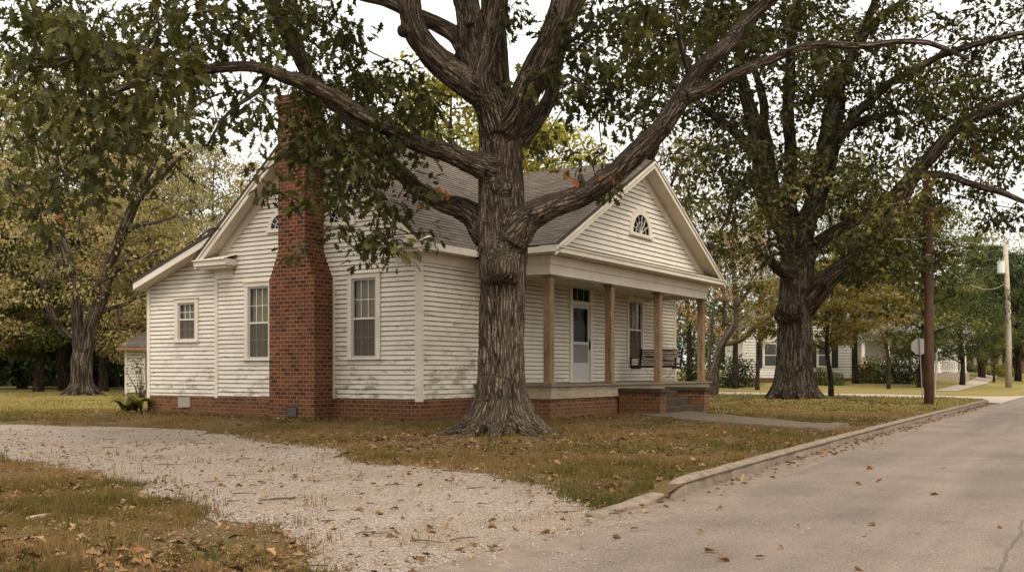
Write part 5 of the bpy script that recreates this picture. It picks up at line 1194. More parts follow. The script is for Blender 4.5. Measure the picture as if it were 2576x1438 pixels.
# ---------------- generic trees
BARKF = m_bark('distant bark', sc=.5, ridge=(.10, .08, .062), lichen=0, moss=0)
def gen_tree(seed, H, r0, base, rad, prof, nl, nsub, leaf, per, crad, droop=.4, flat=.55, lean=0.0, asc=.5):
    g = np.random.default_rng(seed); s = Skel(); top = H * .93
    zz = np.linspace(-.2, top, 7); wx = np.cumsum(g.normal(0, .012 * H, 7)); wy = np.cumsum(g.normal(0, .012 * H, 7)); wx[0] = wy[0] = 0; wx[1] *= .4; wy[1] *= .4
    Pt = np.stack([wx + lean * zz, wy, zz], -1); Rt = r0 * np.array([1.35, 1.0, .86, .68, .48, .28, .08]); tr = s.chain(Pt, Rt, .6, 10)
    cl = []
    for i in range(nl):
        t = (i + g.random() * .7) / nl; z = base + (H * .97 - base) * t; az = i * 2.4 + g.normal(0, .3); ln = rad * prof(t) * (.75 + .4 * g.random())
        o = np.array([np.interp(z, Pt[:, 2], Pt[:, 0]), np.interp(z, Pt[:, 2], Pt[:, 1]), min(z, top)]); d = np.array([math.cos(az), math.sin(az), 0])
        rise = asc * (1 - .5 * t); e = o + d * ln + np.array([0, 0, ln * rise]); m_ = o + d * ln * .5 + np.array([0, 0, ln * rise * .7])
        r = max(.02, r0 * .36 * (1 - t * .7)); b = s.chain([o, o * .6 + m_ * .4, m_, e], [r, r * .7, r * .5, r * .15], .8, 6)
        for k in range(nsub):
            f = .28 + .75 * (k + g.random()) / nsub; bp = o + (e - o) * min(f, 1) + np.array([0, 0, ln * rise * .2 * (1 - abs(2 * min(f, 1) - 1))])
            side = np.cross(d, (0, 0, 1)) * g.normal(0, .42) * ln * .7; c = bp + side + np.array([0, 0, g.normal(0, .10) * ln + .05 * ln]); cl.append(c)
            if k % 2 == 0: s.chain([bp, (bp + c) / 2 + (0, 0, .1), c], [r * .3, r * .2, .01], 1, 4)
    cl.append(np.array([Pt[-1, 0], Pt[-1, 1], H])); cl = np.array(cl)
    global rng
    keep, rng = rng, g
    t0 = np.clip(.45 + .30 * g.normal(size=len(cl)) * .6, 0, 1)
    lv = cloud(cl, crad * (.75 + .5 * g.random(len(cl))), per, leaf, LT_D, t0, droop, flat)
    rng = keep
    return s.mesh('tree_trunk'), np_mesh('tree_crown', lv[0], lv[1], lv[2], attr={'tint': lv[3]})
rnd = lambda t: math.sin(math.pi * min(1, .18 + .82 * t)) ** .7 * (1 - .25 * t) + .08
cone = lambda t: (1 - t) * .95 + .06; oval = lambda t: math.sin(math.pi * (.12 + .85 * t)) ** .6
GRN = m_leaf('mid green leaves', [(0, (.045, .062, .020)), (.4, (.095, .112, .034)), (.7, (.16, .165, .055)), (1, (.26, .22, .08))], .35, .5)
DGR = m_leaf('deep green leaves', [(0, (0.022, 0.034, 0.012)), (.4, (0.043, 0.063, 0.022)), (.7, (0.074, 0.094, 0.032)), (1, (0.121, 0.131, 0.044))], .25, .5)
LIME = m_leaf('bright yellow green leaves', [(0, (0.102, 0.105, 0.020)), (.4, (0.203, 0.197, 0.033)), (.7, (0.319, 0.281, 0.052)), (1, (0.435, 0.352, 0.078))], .5, .5)
AUT = m_leaf('golden brown leaves', [(0, (.075, .064, .018)), (.35, (.18, .15, .038)), (.7, (.30, .235, .065)), (1, (.37, .25, .085))], .35, .5)
PINK = m_leaf('pinkish tan leaves', [(0, (0.070, 0.075, 0.025)), (.35, (0.168, 0.143, 0.057)), (.7, (0.364, 0.244, 0.151)), (1, (0.504, 0.326, 0.239))], .4, .5)
PROTO = {
 'wood_a': gen_tree(1, 20, .30, 4.0, 5.2, rnd, 24, 6, .21, 46, 1.05), 'wood_b': gen_tree(2, 20, .26, 2.5, 4.6, oval, 26, 6, .21, 46, 1.0), 'wood_c': gen_tree(3, 20, .34, 5.0, 5.8, rnd, 22, 7, .22, 44, 1.1),
 'round': gen_tree(4, 10, .22, 1.7, 4.6, rnd, 22, 7, .19, 90, .95, .5, .45, 0, .35), 'full': gen_tree(5, 14, .32, 1.9, 5.4, oval, 28, 8, .21, 92, 1.1, .5, .42, 0, .25),
 'small': gen_tree(6, 6, .10, 1.7, 3.2, rnd, 18, 8, .16, 80, .62, .6, .35, 0, .35), 'conifer': gen_tree(7, 14, .22, .6, 2.6, cone, 44, 4, .20, 46, .55, .7, .35, 0, -.05),
 'open': gen_tree(8, 9, .14, 2.2, 3.4, oval, 15, 5, .15, 40, .7, .6, .6, .06, .6),
 'under': gen_tree(9, 6, .07, .5, 2.6, oval, 18, 6, .22, 60, .9, .4, .6, 0, .3),
}
_used = {}
def tree(name, kind, pxx, D, H, mat, label, group, wx=1.0, cat='tree', rz=None, base=None):
    a, b = PROTO[kind]; x = (pxx - CX) / FPX * D; z = float(gz(x, D)) - .02; e = empty(name, (x, D, z), float(rng.random() * 6.28) if rz is None else rz); tag(e, label, cat, group)
    hs = {'wood_a': 20, 'wood_b': 20, 'wood_c': 20, 'round': 10, 'full': 14, 'small': 6, 'conifer': 14, 'open': 9, 'under': 6}[kind]; s = H / hs
    for part, me, m in (('trunk', a, BARKF), ('crown', b, mat)):
        key = (kind, part, m.name)
        if key not in _used:
            c = me if not any(k[0] == kind and k[1] == part for k in _used) else me.copy(); c.materials.clear(); c.materials.append(m); _used[key] = c
        o = bpy.data.objects.new(part, _used[key]); COL.objects.link(o); o.parent = e; o.scale = (s * wx, s * wx, s)
    return e
def Ht(y, D): return CH + (HOR - y) / FPX * D - .1
WG = 'trees of the wood behind the left lawn'
for k, (pxx, y, D, kd, m, lab) in enumerate([
 (-70, 110, 62, 'wood_a', GRN, 'green woodland tree at the far left edge of the lawn'), (55, 90, 72, 'wood_b', YEL, 'tall yellowing woodland tree left of the forked tree'), (160, 190, 60, 'wood_c', GRN, 'woodland tree directly behind the forked trunk'),
 (285, 70, 77, 'wood_a', YEL, 'tallest pale woodland tree seen through the forked stems'), (395, 230, 64, 'wood_b', YEL, 'yellow green woodland tree between forked tree and shed'), (475, 330, 72, 'wood_c', GRN, 'broad woodland tree rising above the lean-to roof'),
 (-25, 400, 56, 'full', YEL, 'low olive tree at the wood edge, leftmost of the low trees'), (95, 440, 58, 'full', GRN, 'low leafy tree at the wood edge just left of the forked trunk'), (262, 470, 59, 'full', YEL, 'low olive tree at the wood edge just right of the forked trunk'), (372, 500, 57, 'full', YEL, 'low olive tree at the wood edge behind the shed roof'),
 (548, 350, 66, 'wood_a', YEL, 'lower pale woodland tree above the lean-to roof'), (630, 385, 76, 'wood_b', YEL, 'pale olive tree showing above the steep left rake of the house'), (-10, 230, 86, 'wood_c', DGR, 'dark tree deep in the wood at far left'),
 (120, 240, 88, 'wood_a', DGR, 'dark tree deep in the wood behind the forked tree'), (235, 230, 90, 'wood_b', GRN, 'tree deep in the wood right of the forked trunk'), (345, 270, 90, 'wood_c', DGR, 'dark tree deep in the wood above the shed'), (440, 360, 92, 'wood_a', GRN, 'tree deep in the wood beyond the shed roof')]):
    tree('woodland_tree', kd, pxx, D, Ht(y, D), m, lab, WG, .85 if kd != 'wood_c' else .8)
UG = 'undergrowth saplings along the edge of the wood'
ul = ['dark sapling at the wood edge, {} from the left in the row behind the lawn'.format(w) for w in ('leftmost', 'second', 'third', 'fourth', 'fifth', 'sixth', 'seventh', 'eighth', 'ninth', 'tenth', 'eleventh', 'twelfth', 'thirteenth')]
for k, pxx in enumerate(np.linspace(-60, 440, 13)[[0, 1, 3, 4, 6, 8, 9, 11, 12]]):
    D = 66 + 12 * rng.random(); tree('sapling', 'under', float(pxx), float(D), 6.5 + 4 * float(rng.random()), DGR, ul[k], UG, .95)
BG = 'trees rising behind the farmhouse'
for pxx, y, D, kd, m, wx, lab in [(1140, 150, 56, 'full', LIME, .9, 'bright yellow green tree rising behind the roof left of the oak trunk'), (1350, 285, 52, 'full', LIME, .85, 'bright tree rising behind the roof valley right of the oak trunk'), (1010, 330, 72, 'wood_c', GRN, .8, 'green tree behind the chimney end of the roof'),
                                  (850, 400, 74, 'wood_a', YEL, .8, 'pale tree far behind the brick chimney'), (1250, 390, 68, 'wood_c', LIME, .9, 'bright tree hidden behind the oak trunk')]:
    tree('background_tree', kd, pxx, D, Ht(y, D), m, lab, BG, wx)
RG_ = 'trees beyond the porch and the side street'
for pxx, y, D, kd, m, wx, nm, lab in [
 (1735, 320, 66, 'wood_b', YEL, .8, 'background_tree', 'pale yellow tree behind the right slope of the porch gable'), (1850, 400, 63, 'wood_a', GRN, .8, 'background_tree', 'green tree behind the left limbs of the second oak'), (1660, 470, 78, 'wood_c', YEL, .8, 'background_tree', 'pale tree just above the porch gable peak'),
 (1800, 570, 58, 'open', PINK, 1.0, 'background_tree', 'small pinkish tree behind the right porch column'), (1925, 520, 84, 'wood_b', GRN, .9, 'background_tree', 'green tree behind the white house gable'), (2015, 390, 88, 'wood_c', GRN, .9, 'background_tree', 'tall green tree directly behind the second oak'), (2130, 420, 84, 'wood_a', YEL, .8, 'background_tree', 'yellow green tree beyond the autumn sapling'),
 (1905, 540, 60.5, 'wood_a', YEL, .7, 'background_tree', 'low spreading yellow green tree left of the second oak trunk'), (2105, 480, 82, 'wood_c', GRN, .7, 'background_tree', 'leafy green tree behind the golden autumn tree'), (2420, 690, 66, 'round', DGR, .95, 'background_tree', 'low dark tree right of the brown utility pole trunk'), (2560, 640, 84, 'round', DGR, 1.0, 'background_tree', 'rounded green tree beside the foot of the pale pole'),
 (2235, 600, 59, 'wood_c', YEL, .62, 'background_tree', 'yellow green tree between autumn tree and stop sign'), (2318, 500, 61, 'full', GRN, .95, 'background_tree', 'large bright green tree behind the brown utility pole'), (2215, 540, 84, 'full', GRN, 1.0, 'background_tree', 'green tree above the white porch house'), (2470, 640, 82, 'full', DGR, .95, 'background_tree', 'dense dark green tree right of the brown utility pole'),
 (2500, 770, 75, 'round', GRN, .6, 'background_tree', 'small round tree with short forked trunk beside the pale pole'), (2610, 560, 92, 'wood_b', YEL, .8, 'background_tree', 'yellow green tree at the right edge beyond the pale pole'), (2555, 690, 98, 'full', DGR, 1.0, 'background_tree', 'dark tree behind the transformer pole'),
 (2440, 600, 122, 'conifer', DGR, 1.3, 'conifer', 'tall pointed conifer left of the transformer'), (2486, 622, 126, 'conifer', GRN, 1.5, 'conifer', 'middle conifer behind the transformer'), (2405, 640, 128, 'conifer', DGR, 1.4, 'conifer', 'conifer nearest the brown pole in the far row'), (2525, 640, 120, 'conifer', GRN, 1.4, 'conifer', 'blunt conifer behind the pale pole'),
 (2690, 640, 80, 'wood_a', GRN, .9, 'background_tree', 'green tree beyond the right end of the street')]:
    tree(nm, kd, pxx, D, Ht(y, D), m, lab, RG_, wx)
tree('autumn_tree', 'small', 2090, 46.5, 6.3, AUT, 'small golden brown tree on the lawn between second oak and stop sign', None, 1.1, rz=.7)
tree('background_tree', 'wood_b', 2152, 66, 15.5, GRN, 'tree with stout bare trunk in front of the white house corner', RG_, .9)
SK = Skel(); xx = [(1797, 995, 11), (1795, 925, 9), (1808, 880, 9), (1828, 847, 9), (1849, 818, 8), (1853, 773, 6), (1847, 711, 5), (1838, 640, 3)]
pb = empty('birch_like_tree', (px(1797, 990, 50).x, 50, 0)); pb.name = 'pale_barked_tree'; tag(pb, 'crooked pale barked tree with two bare leaning stems beside the porch end', 'tree')
P, r = pc(xx, 50, 50); SK.chain(P, r, .3, 10, .1); P, r = pc([(1822, 866, 6), (1865, 855, 6), (1900, 822, 5), (1955, 785, 3)], 50, 49); SK.chain(P, r, .3, 8)
P, r = pc([(1852, 775, 4), (1872, 745, 3), (1890, 715, 2)], 50, 49.5); SK.chain(P, r, .3, 6); P, r = pc([(1785, 990, 6), (1784, 900, 5), (1790, 820, 4), (1800, 740, 3)], 50.3, 51); SK.chain(P, r, .3, 8)
C4 = np.array([tuple(px(x, y, 50 + rng.normal(0, 1.2))) for x, y in [(1735 + 240 * rng.random(), 590 + 230 * rng.random()) for _ in range(46)]])
connect(SK, [tuple(c) for c in C4], .3, 5, .03, 4); iv = Matrix.Translation(-pb.location); m = SK.mesh('pale_trunk'); m.transform(iv); link('trunk', m, m_bark('pale mottled bark', ridge=(.30, .27, .22), furrow=(.10, .08, .06), sc=.5, lichen=.8, moss=.1), pb, True)
V, L, S, A_ = cloud(C4, .7, 40, .17, LT_D, np.clip(.5 + .3 * g.normal(size=46), 0, 1), .7, .6); m = np_mesh('pale_crown', V, L, S, attr={'tint': A_}); m.transform(iv); link('crown', m, PINK, pb)
# bushes
def bush(name, pxx, D, w, h, mat, label, group=None, n=46, leaf=.14, sq=1.0):
    x = (pxx - CX) / FPX * D; z = float(gz(x, D)); d = rng.normal(size=(n, 3)); d /= np.linalg.norm(d, axis=1)[:, None]; d *= (rng.random(n) ** .35)[:, None]; d[:, 2] = np.abs(d[:, 2])
    c = d * np.array([w / 2, w / 2 * sq, h]) * .85; V, L, S, A_ = cloud(c, .32 * h * .8, 46, leaf, LT_D, np.clip(.42 + .2 * rng.normal(size=n), 0, 1), .2, .8)
    e = empty(name, (x, D, z)); tag(e, label, 'bush', group); link('foliage', np_mesh('bush_foliage', V, L, S, attr={'tint': A_}), mat, e)
    mb = MB()
    for k in range(6): a = k * 1.05; mb.tube([(0, 0, -.1), (.15 * w * math.cos(a), .15 * w * math.sin(a), h * .3), (.3 * w * math.cos(a), .3 * w * math.sin(a), h * .7)], [.03, .02, .01], 5)
    mb.build('stem', BARKF, e)
HG = 'bushes in front of the houses across the side street'
bush('bush', 1850, 65, 3.6, 2.5, DGR, 'big dark rounded bush behind the porch beside the white house', HG, 70); bush('bush', 1745, 66, 3.2, 2.0, DGR, 'dark bush seen between the right porch columns', HG)
bush('bush', 2222, 66, 3.6, 2.0, GRN, 'clipped round bush before the white porch', HG); bush('bush', 2285, 65, 3.4, 2.2, DGR, 'taller green bush left of the stop sign post', HG); bush('bush', 2070, 65, 3.0, 1.3, GRN, 'low loose green bush under the far window right of the second oak', HG)
bush('bush', 2180, 67, 2.0, 1.8, AUT, 'reddish brown bush at the corner of the white house', HG)
bush('hedge', 2505, 92, 4.0, 1.4, LIME, 'low bright hedge beside the far white column', HG, 60); bush('hedge', 2440, 95, 3.6, 1.3, GRN, 'low hedge behind the dark double trunk', HG, 60); bush('hedge', 2385, 94, 3.4, 1.3, m_leaf('red hedge leaves', [(0, (.06, .02, .012)), (.5, (.14, .045, .03)), (1, (.22, .09, .06))], .3), 'reddish hedge before the far brick house', HG, 60)
# distant woods: one mass
n = 2200; side = rng.random(n) < .42
uu = np.where(side, -260 + 1000 * rng.random(n), 1640 + 1260 * rng.random(n)); DD = np.where(side, 100 + 22 * rng.random(n), 132 + 26 * rng.random(n)); top = np.where(side, 13.5, 10.5) * (.75 + .4 * fbm(uu / 130, uu * 0, 3))
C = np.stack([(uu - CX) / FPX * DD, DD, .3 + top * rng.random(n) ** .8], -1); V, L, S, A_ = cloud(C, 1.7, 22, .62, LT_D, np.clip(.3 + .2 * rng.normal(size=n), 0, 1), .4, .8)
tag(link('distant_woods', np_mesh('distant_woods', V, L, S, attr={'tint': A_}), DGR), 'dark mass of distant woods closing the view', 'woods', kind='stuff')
n = 900; uu = -330 + 800 * rng.random(n); DD = 80 + 12 * rng.random(n)
C = np.stack([(uu - CX) / FPX * DD, DD, .2 + 4.5 * rng.random(n) ** 1.3 * (.6 + .6 * fbm(uu / 70, uu * 0, 2))], -1); V, L, S, A_ = cloud(C, 1.2, 26, .40, LT_D, np.clip(.3 + .2 * rng.normal(size=n), 0, 1), .4, .8)
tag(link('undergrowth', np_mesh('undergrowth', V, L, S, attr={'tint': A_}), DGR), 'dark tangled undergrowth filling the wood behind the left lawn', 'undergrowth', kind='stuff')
# fern and sapling at the corner of the lean-to
FERN = m_leaf('fern fronds', [(0, (.10, .10, .025)), (.5, (.24, .23, .06)), (1, (.42, .36, .13))], .45)
c0 = wl(-.35, 9.95); fe = empty('fern', (c0.x, c0.y, float(gz(c0.x, c0.y)))); tag(fe, 'arching yellow green fern at the brick foot of the lean-to', 'plant')
PP, TT, NN, SS, TI = [], [], [], [], []
for k in range(30):
    a = rng.random() * 6.28; ln = .65 + .5 * rng.random(); d = np.array([math.cos(a), math.sin(a), 0])
    for t in np.linspace(.1, 1, 16):
        p = d * ln * t * .8 + np.array([0, 0, ln * (1.35 * t - 1.05 * t * t)])
        for sg in (-1, 1): PP.append(p); TT.append(np.cross(d, (0, 0, 1)) * sg + d * .5 + np.array([0, 0, -.15])); NN.append((0, 0, 1.0)); SS.append(.16 * (1.1 - t) + .03); TI.append(np.clip(.45 + .2 * rng.normal(), 0, 1))
V, L, S, A_ = place_leaves(np.array(PP), np.array(TT), np.array(NN, float), np.array(SS), np.array(TI), LT_D); link('fronds', np_mesh('fern_fronds', V, L, S, attr={'tint': A_}), FERN, fe)
c0 = wl(-.15, 9.95); bsh = empty('shrub', (c0.x, c0.y + .4, 0)); tag(bsh, 'thin dark twiggy shrub leaning on the rear corner of the house', 'bush')
cc = np.stack([rng.normal(0, .22, 26), rng.normal(0, .2, 26), .4 + 1.3 * rng.random(26)], -1); V, L, S, A_ = cloud(cc, .2, 14, .07, LT_D, .4, .2, .8); link('foliage', np_mesh('shrub_foliage', V, L, S, attr={'tint': A_}), DGR, bsh)
mb = MB()
for c in cc[:14]: mb.tube([(0, 0, 0), (c[0] * .4, c[1] * .4, c[2] * .6), tuple(c)], [.012, .008, .004], 4)
mb.build('stem', TWIG, bsh)
# ------------------------------------------------------------------ neighbours, poles, signs
WHITE = m_paint('neighbour white siding', base=(.74, .73, .70), peel=-2, mildew=0, board=.2)
ROOFG = m_plain('grey neighbour roof', (.10, .095, .09), .9, .25, 6)
SHUT = m_plain('black shutter', (.02, .02, .022), .6, .2)
def nhouse(name, x, D, rz, label): 
    e = empty(name, (x, D, float(gz(x, D)) - .05), rz); tag(e, label, 'house'); return e
# white house across the side street
h = nhouse('white_house', px(1870, 950, 70).x, 70, R(-4), 'white clapboard house with black shutters behind the second oak'); WD = 7.4
mb = MB(); mb.box(0, WD, .0, 9, -.3, .40); mb.build('foundation', m_brick('grey block foundation', .3), h)
mb = MB(); courses(mb, [(0, .40), (WD, .40), (WD, 3.7), (WD / 2, 6.7), (0, 3.7)], (0, 0, 0), x_, z_, (0, -1, 0), .19, .03, .004, gap=.03); mb.poly([(0, 0, .4), (0, 9, .4), (0, 9, 3.7), (0, 0, 3.7)]); mb.poly([(WD, 0, .4), (WD, 9, .4), (WD, 9, 3.7), (WD, 0, 3.7)]); mb.build('wall', WHITE, h)
mb = MB()
for s in (0, 1):
    xo = -.45 if s == 0 else WD + .45; mb.prism([(xo, -.45, 3.32), (WD / 2, -.45, 6.8), (WD / 2, 9.4, 6.8), (xo, 9.4, 3.32)], (0, 0, .12))
mb.build('roof', ROOFG, h)
mb = MB()
for s in (0, 1):
    xo = -.45 if s == 0 else WD + .45; mb.prism([(xo, -.47, 3.14), (WD / 2, -.47, 6.62), (WD / 2, -.47, 6.81), (xo, -.47, 3.33)], (0, .04, 0))
mb.box(-.05, .08, -.05, 0, .4, 3.7); mb.box(WD - .08, WD + .05, -.05, 0, .4, 3.7); mb.build('trim', MUNTIN, h)
for wx in (1.35, 5.0):
    mb = MB(); mb.box(wx, wx + .95, -.06, -.01, 1.15, 2.85); w = mb.build('window', MUNTIN, h)
    mb = MB(); mb.box(wx + .1, wx + .85, -.075, -.062, 1.27, 1.96); mb.box(wx + .1, wx + .85, -.075, -.062, 2.03, 2.75); mb.build('pane', m_plain('dark window pane', (.03, .03, .03), .1, .2, spec=.6), w)
    for s in (-.48, .98):
        mb = MB(); mb.box(wx + s, wx + s + .42, -.055, -.02, 1.12, 2.88)
        for k in range(12): mb.box(wx + s + .05, wx + s + .37, -.065, -.054, 1.2 + k * .135, 1.26 + k * .135)
        mb.build('shutter', SHUT, h)
# porch wing of white columns
h = nhouse('porch_house', px(2165, 950, 74).x, 74, R(-6), 'white house with a row of porch columns and rails behind the stop sign'); 
mb = MB(); mb.box(0, 7.5, 2.2, 8, -.3, 3.3); mb.build('wall', WHITE, h)
mb = MB(); mb.box(-.1, 7.6, 0, 2.2, -.3, .42); mb.build('porch_floor', CONC, h)
for k in range(5):
    mb = MB(); mb.box(.1 + k * 1.78, .32 + k * 1.78, .1, .32, .42, 2.75); mb.box(.06 + k * 1.78, .36 + k * 1.78, .06, .36, 2.62, 2.75); mb.box(.06 + k * 1.78, .36 + k * 1.78, .06, .36, .42, .55); mb.build('porch_column', MUNTIN, h, bevel=.01)
mb = MB(); mb.box(-.1, 7.7, 0, .4, 2.75, 3.1); mb.build('beam', MUNTIN, h)
mb = MB(); mb.box(.2, 7.3, .18, .23, 1.25, 1.31); mb.box(.2, 7.3, .18, .23, .55, .6)
for k in range(44): mb.box(.3 + k * .16, .34 + k * .16, .185, .225, .6, 1.25)
mb.build('railing', MUNTIN, h)
mb = MB(); mb.prism([(-.5, -.4, 3.08), (8, -.4, 3.08), (8, 4.2, 5.2), (-.5, 4.2, 5.2)], (0, 0, .12)); mb.prism([(-.5, 8.6, 3.08), (8, 8.6, 3.08), (8, 4.2, 5.2), (-.5, 4.2, 5.2)], (0, 0, .12)); mb.build('roof', ROOFG, h)
# far brick house with white entrance columns
h = nhouse('brick_house', px(2340, 940, 104).x, 104, R(-8), 'distant red brick house with white entrance columns down the street')
mb = MB(); mb.box(0, 10.5, 1.8, 10, -.3, 3.0); mb.build('wall', m_brick('far red brick', 0), h)
for k, cx_ in enumerate((4.3, 5.6, 6.7, 7.6, 8.4)):
    mb = MB(); w = .26 if k else .2; mb.box(cx_, cx_ + w, 0, w, -.2, 2.55); mb.box(cx_ - .06, cx_ + w + .06, -.06, w + .06, -.2, .1); mb.box(cx_ - .05, cx_ + w + .05, -.05, w + .05, 2.4, 2.55); mb.build('porch_column', MUNTIN, h)
mb = MB(); mb.box(4.0, 9, -.1, 1.9, 2.55, 2.95); mb.build('beam', MUNTIN, h)
mb = MB(); mb.prism([(-.5, 1.2, 2.95), (11, 1.2, 2.95), (10, 6, 5.0), (.5, 6, 5.0)], (0, 0, .12)); mb.build('roof', ROOFG, h)
for wx in (1.0, 2.6):
    mb = MB(); mb.box(wx, wx + .9, 1.74, 1.79, .9, 2.4); w = mb.build('window', MUNTIN, h); mb = MB(); mb.box(wx + .1, wx + .8, 1.72, 1.735, 1.0, 2.3); mb.build('pane', SHUT, w)
# clapboard shed behind the lean-to
sx = px(316, 980, 52); sh = empty('shed', (sx.x, 52, float(gz(sx.x, 52))), R(8)); tag(sh, 'small white clapboard shed with grey shingle roof behind the lean-to', 'shed')
mb = MB(); courses(mb, [(0, .1), (4, .1), (4, 2.45), (0, 2.45)], (0, 0, 0), x_, z_, (0, -1, 0), .16, .024, .004, gap=.02); mb.poly([(0, 0, .1), (0, 4, .1), (0, 4, 2.45), (0, 0, 2.45)]); mb.poly([(4, 0, .1), (4, 4, .1), (4, 4, 2.45), (4, 0, 2.45)]); mb.build('wall', PAINT_P, sh)
mb = MB(); mb.box(-.04, .08, -.05, 0, .0, 2.45); mb.box(.86, .98, -.05, 0, 0, 2.45); mb.build('corner_board', TRIM, sh)
mb = MB(); mb.box(1.0, 1.9, -.04, -.01, .1, 2.1); dr = mb.build('door', DARKROOM, sh)
mbs, mbc = MB(), MB(); roof_plane(mbs, mbc, [(-.35, -.4, 2.42), (4.3, -.4, 2.42), (3.0, 2.0, 3.6), (1.0, 2.0, 3.6)], (0, 1, .49), (0, -.49, 1)); roof_plane(mbs, mbc, [(-.35, 4.4, 2.42), (-.35, -.4, 2.42), (1.0, 2.0, 3.6)], (1, 0, .87), (-.87, 0, 1))
r = mbs.build('roof', ROOFSLAB, sh); mbc.build('shingles', SHINGLE, r)
mb = MB(); mb.box(-.35, 4.3, -.43, -.40, 2.28, 2.40); mb.build('fascia', m_plain('rusty fascia', (.33, .16, .09), .8, .3, 9), sh)
# poles
P1 = px(2337, 1018, 35.2); z0 = float(gz(P1.x, P1.y)); up = empty('utility_pole', (P1.x, P1.y, z0)); tag(up, 'thick dark brown wooden utility pole standing near the kerb', 'utility pole', 'utility poles')
mb = MB(); mb.tube([(0, 0, -.3), (0, 0, 3), (-.03, 0, 6), (-.05, 0, 7.75)], [.165, .155, .145, .135], 18); mb.build('pole', POLEW, up, smooth=True)
mb = MB(); mb.box(-.18, .12, -.17, -.15, 5.15, 5.20); mb.box(-.20, .18, -.16, -.14, 4.55, 4.58); mb.build('bracket', STEEL, up)
P2 = px(2537, 972, 66); z2 = float(gz(P2.x, P2.y)); up2 = empty('utility_pole', (P2.x, P2.y, z2)); tag(up2, 'slim pale grey utility pole carrying a transformer can', 'utility pole', 'utility poles')
zt = CH + (HOR - 602) / FPX * 66 - z2
mb = MB(); mb.tube([(0, 0, -.3), (0, 0, 3), (-.06, 0, 6), (-.22, 0, zt)], [.20, .185, .165, .13], 14); mb.build('pole', m_wood('pale grey pole wood', (.30, .26, .21), (.50, .45, .38)), up2, smooth=True)
zc = CH + (HOR - 672) / FPX * 66 - z2
mb = MB(); mb.tube([(-.50, -.05, zc - .42), (-.50, -.05, zc - .38), (-.50, -.05, zc + .34), (-.50, -.05, zc + .40), (-.50, -.05, zc + .42)], [.20, .235, .235, .25, .05], 14); t = mb.build('transformer', m_plain('light grey transformer paint', (.62, .62, .60), .5, .08), up2, smooth=False)
mb = MB()
for s in (-.1, .1): mb.tube([(-.50 + s, -.05, zc + .40), (-.50 + s, -.05, zc + .62)], [.035, .02], 6)
mb.build('bushing', STEEL, t)
mb = MB(); mb.box(-.62, .05, -.07, -.03, zc - .48, zc - .44); mb.tube([(-.2, 0, zt), (-.28, 0, zt + .28)], .02, 5); mb.build('bracket', STEEL, up2)
# stop sign seen from behind, thin pale post
PS = px(2321, 999, 45.5); ss_ = empty('stop_sign', (PS.x, PS.y, float(gz(PS.x, PS.y))), R(-8)); tag(ss_, 'bare grey back of an octagonal stop sign on a leaning steel post', 'road sign')
mb = MB(); top = Vector((-.14, 0, 2.72)); mb.bar((0, 0, -.2), top, .075, .035, (1, 0, 0)); mb.build('post', STEEL, ss_)
mb = MB(); mb.prism([(-.125 + .385 * math.cos(R(22.5 + 45 * k)), .03, 2.30 + .385 * math.sin(R(22.5 + 45 * k))) for k in range(8)], (0, .012, 0)); mb.build('sign_plate', m_plain('bare sign back', (.40, .39, .37), .5, .12, 4, metal=.2), ss_)
PP_ = px(2351, 1000, 45.2); e = empty('marker_post', (PP_.x, PP_.y, float(gz(PP_.x, PP_.y))), 0); tag(e, 'thin pale plastic marker post right behind the brown pole', 'post')
mb = MB(); mb.bar((0, 0, -.2), (.09, 0, 2.05), .10, .03, (1, 0, 0)); mb.build('post', m_plain('pale post', (.55, .54, .50), .6, .1), e)
mb = MB(); mb.box(.055, .125, -.03, -.018, 1.75, 1.95); mb.build('reflector', STEEL, e)
# wires
WIRE = m_plain('black cable', (.03, .03, .03), .6, .1); WIREL = m_plain('pale aluminium cable', (.42, .40, .38), .5, .1)
def wire(a, b, sag, r, mat, label):
    a, b = Vector(a), Vector(b); mb = MB(); mb.tube([a.lerp(b, t) - Vector((0, 0, sag * 4 * t * (1 - t))) for t in np.linspace(0, 1, 21)], r, 4); tag(mb.build('overhead_wire', mat), label, 'wire', 'overhead wires')
wp = lambda x, y, D: tuple(px(x, y, D))
wire(wp(2334, 596, 35.2), wp(2700, 614, 66), .25, .014, WIREL, 'pale upper wire running right from the brown pole')
wire(wp(2334, 580, 35.2), wp(2720, 577, 50), .1, .011, WIRE, 'level thin wire crossing the open sky above the conifers')
wire(wp(2330, 470, 35.2), wp(2690, 535, 34), .2, .020, WIRE, 'thick black cable drooping past the lower right oak branch')
wire(wp(2390, 500, 38), wp(2528, 606, 66), .55, .010, WIRE, 'thin cable sloping down to the top of the pale pole')
wire(wp(2342, 640, 35.2), wp(2530, 712, 66), .75, .012, WIREL, 'pale sagging service wire between the two poles')
wire(wp(2340, 690, 35.2), wp(2528, 640, 66), .9, .010, WIRE, 'low dark wire sagging below the transformer')
wire(wp(2333, 596, 35.2), wp(2250, 600, 31), .05, .013, WIREL, 'pale wire running left from the brown pole into the leaves')
wire(wp(1830, 702, 48), wp(2010, 676, 40), .08, .022, WIREL, 'upper of two service wires between porch gable and second oak'); wire(wp(1830, 710, 48), wp(2010, 686, 40), .10, .022, WIREL, 'lower of two service wires between porch gable and second oak')
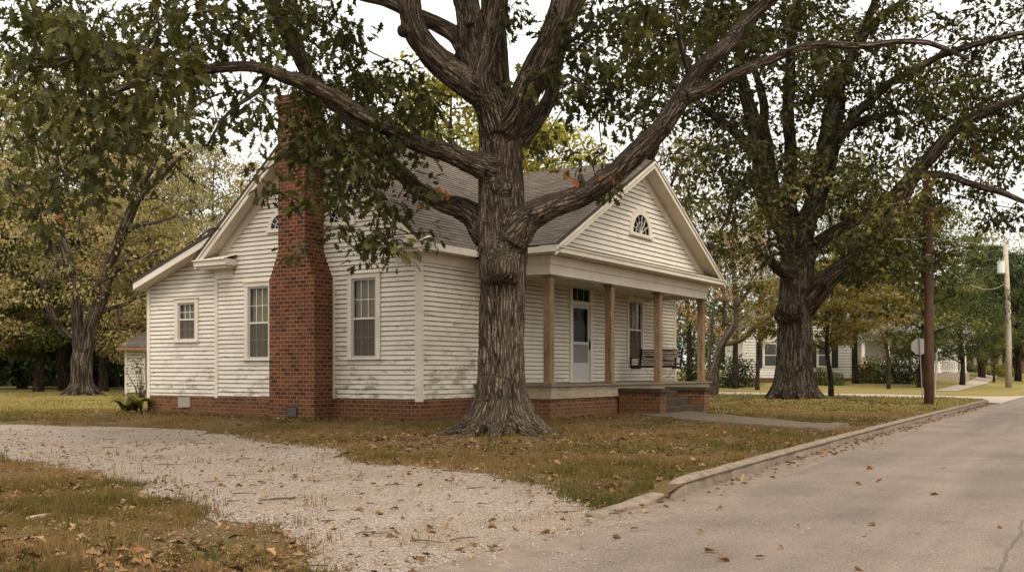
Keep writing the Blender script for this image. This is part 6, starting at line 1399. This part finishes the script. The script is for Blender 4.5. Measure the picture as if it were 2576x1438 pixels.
# ------------------------------------------------------------------ camera, light, render
cd = bpy.data.cameras.new('camera'); cam = bpy.data.objects.new('camera', cd); COL.objects.link(cam)
cam.location = (0, 0, CH); cam.rotation_euler = (math.pi / 2, 0, 0); cd.sensor_width = 36; cd.lens = 36 * FPX / 2576; cd.shift_y = (HOR - 719) / 2576; cd.clip_end = 2500; sc.camera = cam
SUN_EL, SUN_AZ = 50, 168      # from behind the camera and left
w = bpy.data.worlds.new('World'); sc.world = w; w.use_nodes = True; t = w.node_tree
for n_ in list(t.nodes): t.nodes.remove(n_)
out = t.nodes.new('ShaderNodeOutputWorld'); bg = t.nodes.new('ShaderNodeBackground'); t.links.new(bg.outputs[0], out.inputs[0]); bg.inputs[1].default_value = .1
sky = t.nodes.new('ShaderNodeTexSky'); sky.sky_type = 'NISHITA'; sky.sun_disc = False; sky.sun_elevation = R(SUN_EL); sky.sun_rotation = R(SUN_AZ); sky.air_density = 1; sky.dust_density = 4
geo = t.nodes.new('ShaderNodeNewGeometry'); sep = t.nodes.new('ShaderNodeSeparateXYZ'); tc = t.nodes.new('ShaderNodeTexCoord'); t.links.new(tc.outputs['Generated'], sep.inputs[0])
mr = t.nodes.new('ShaderNodeMapRange'); t.links.new(sep.outputs[2], mr.inputs[0]); mr.inputs[1].default_value = -.02; mr.inputs[2].default_value = 1; mr.inputs[3].default_value = SKY0 if 'SKY0' in globals() else 6.5; mr.inputs[4].default_value = 22
nz = t.nodes.new('ShaderNodeTexNoise'); t.links.new(tc.outputs['Generated'], nz.inputs['Vector']); nz.inputs['Scale'].default_value = 3.5; nz.inputs['Detail'].default_value = 5
m2 = t.nodes.new('ShaderNodeMapRange'); t.links.new(nz.outputs[0], m2.inputs[0]); m2.inputs[1].default_value = .3; m2.inputs[2].default_value = .7; m2.inputs[3].default_value = .90; m2.inputs[4].default_value = 1.07
mu = t.nodes.new('ShaderNodeMath'); mu.operation = 'MULTIPLY'; t.links.new(mr.outputs[0], mu.inputs[0]); t.links.new(m2.outputs[0], mu.inputs[1])
cl = t.nodes.new('ShaderNodeVectorMath'); cl.operation = 'SCALE'; cl.inputs[0].default_value = (1.0, .95, .875); t.links.new(mu.outputs[0], cl.inputs['Scale'])
mx = t.nodes.new('ShaderNodeMix'); mx.data_type = 'RGBA'; mx.inputs[0].default_value = .93; t.links.new(sky.outputs[0], mx.inputs[6]); t.links.new(cl.outputs[0], mx.inputs[7]); t.links.new(mx.outputs[2], bg.inputs[0])
sl = bpy.data.lights.new('sun', 'SUN'); so = bpy.data.objects.new('sun', sl); COL.objects.link(so); sl.energy = 1.95; sl.angle = R(16); sl.color = (1, .865, .70)
az = R(SUN_AZ); dirv = Vector((math.sin(az) * math.cos(R(SUN_EL)), math.cos(az) * math.cos(R(SUN_EL)), math.sin(R(SUN_EL)))); so.rotation_euler = dirv.to_track_quat('Z', 'Y').to_euler(); so.location = (0, 0, 60)
vs = sc.view_settings; vs.view_transform = 'Standard'; vs.look = 'None'; vs.exposure = 0.5; vs.gamma = 1.0; vs.use_curve_mapping = False
cy = sc.cycles; cy.max_bounces = 8; cy.diffuse_bounces = 4; cy.glossy_bounces = 3; cy.transmission_bounces = 4; cy.transparent_max_bounces = 12; cy.use_adaptive_sampling = False; cy.adaptive_threshold = .008; cy.sample_clamp_indirect = 4; cy.blur_glossy = 1.0; cy.caustics_reflective = False; cy.caustics_refractive = False
cy.use_denoising = True; sc.render.film_transparent = False; sc.render.use_persistent_data = False
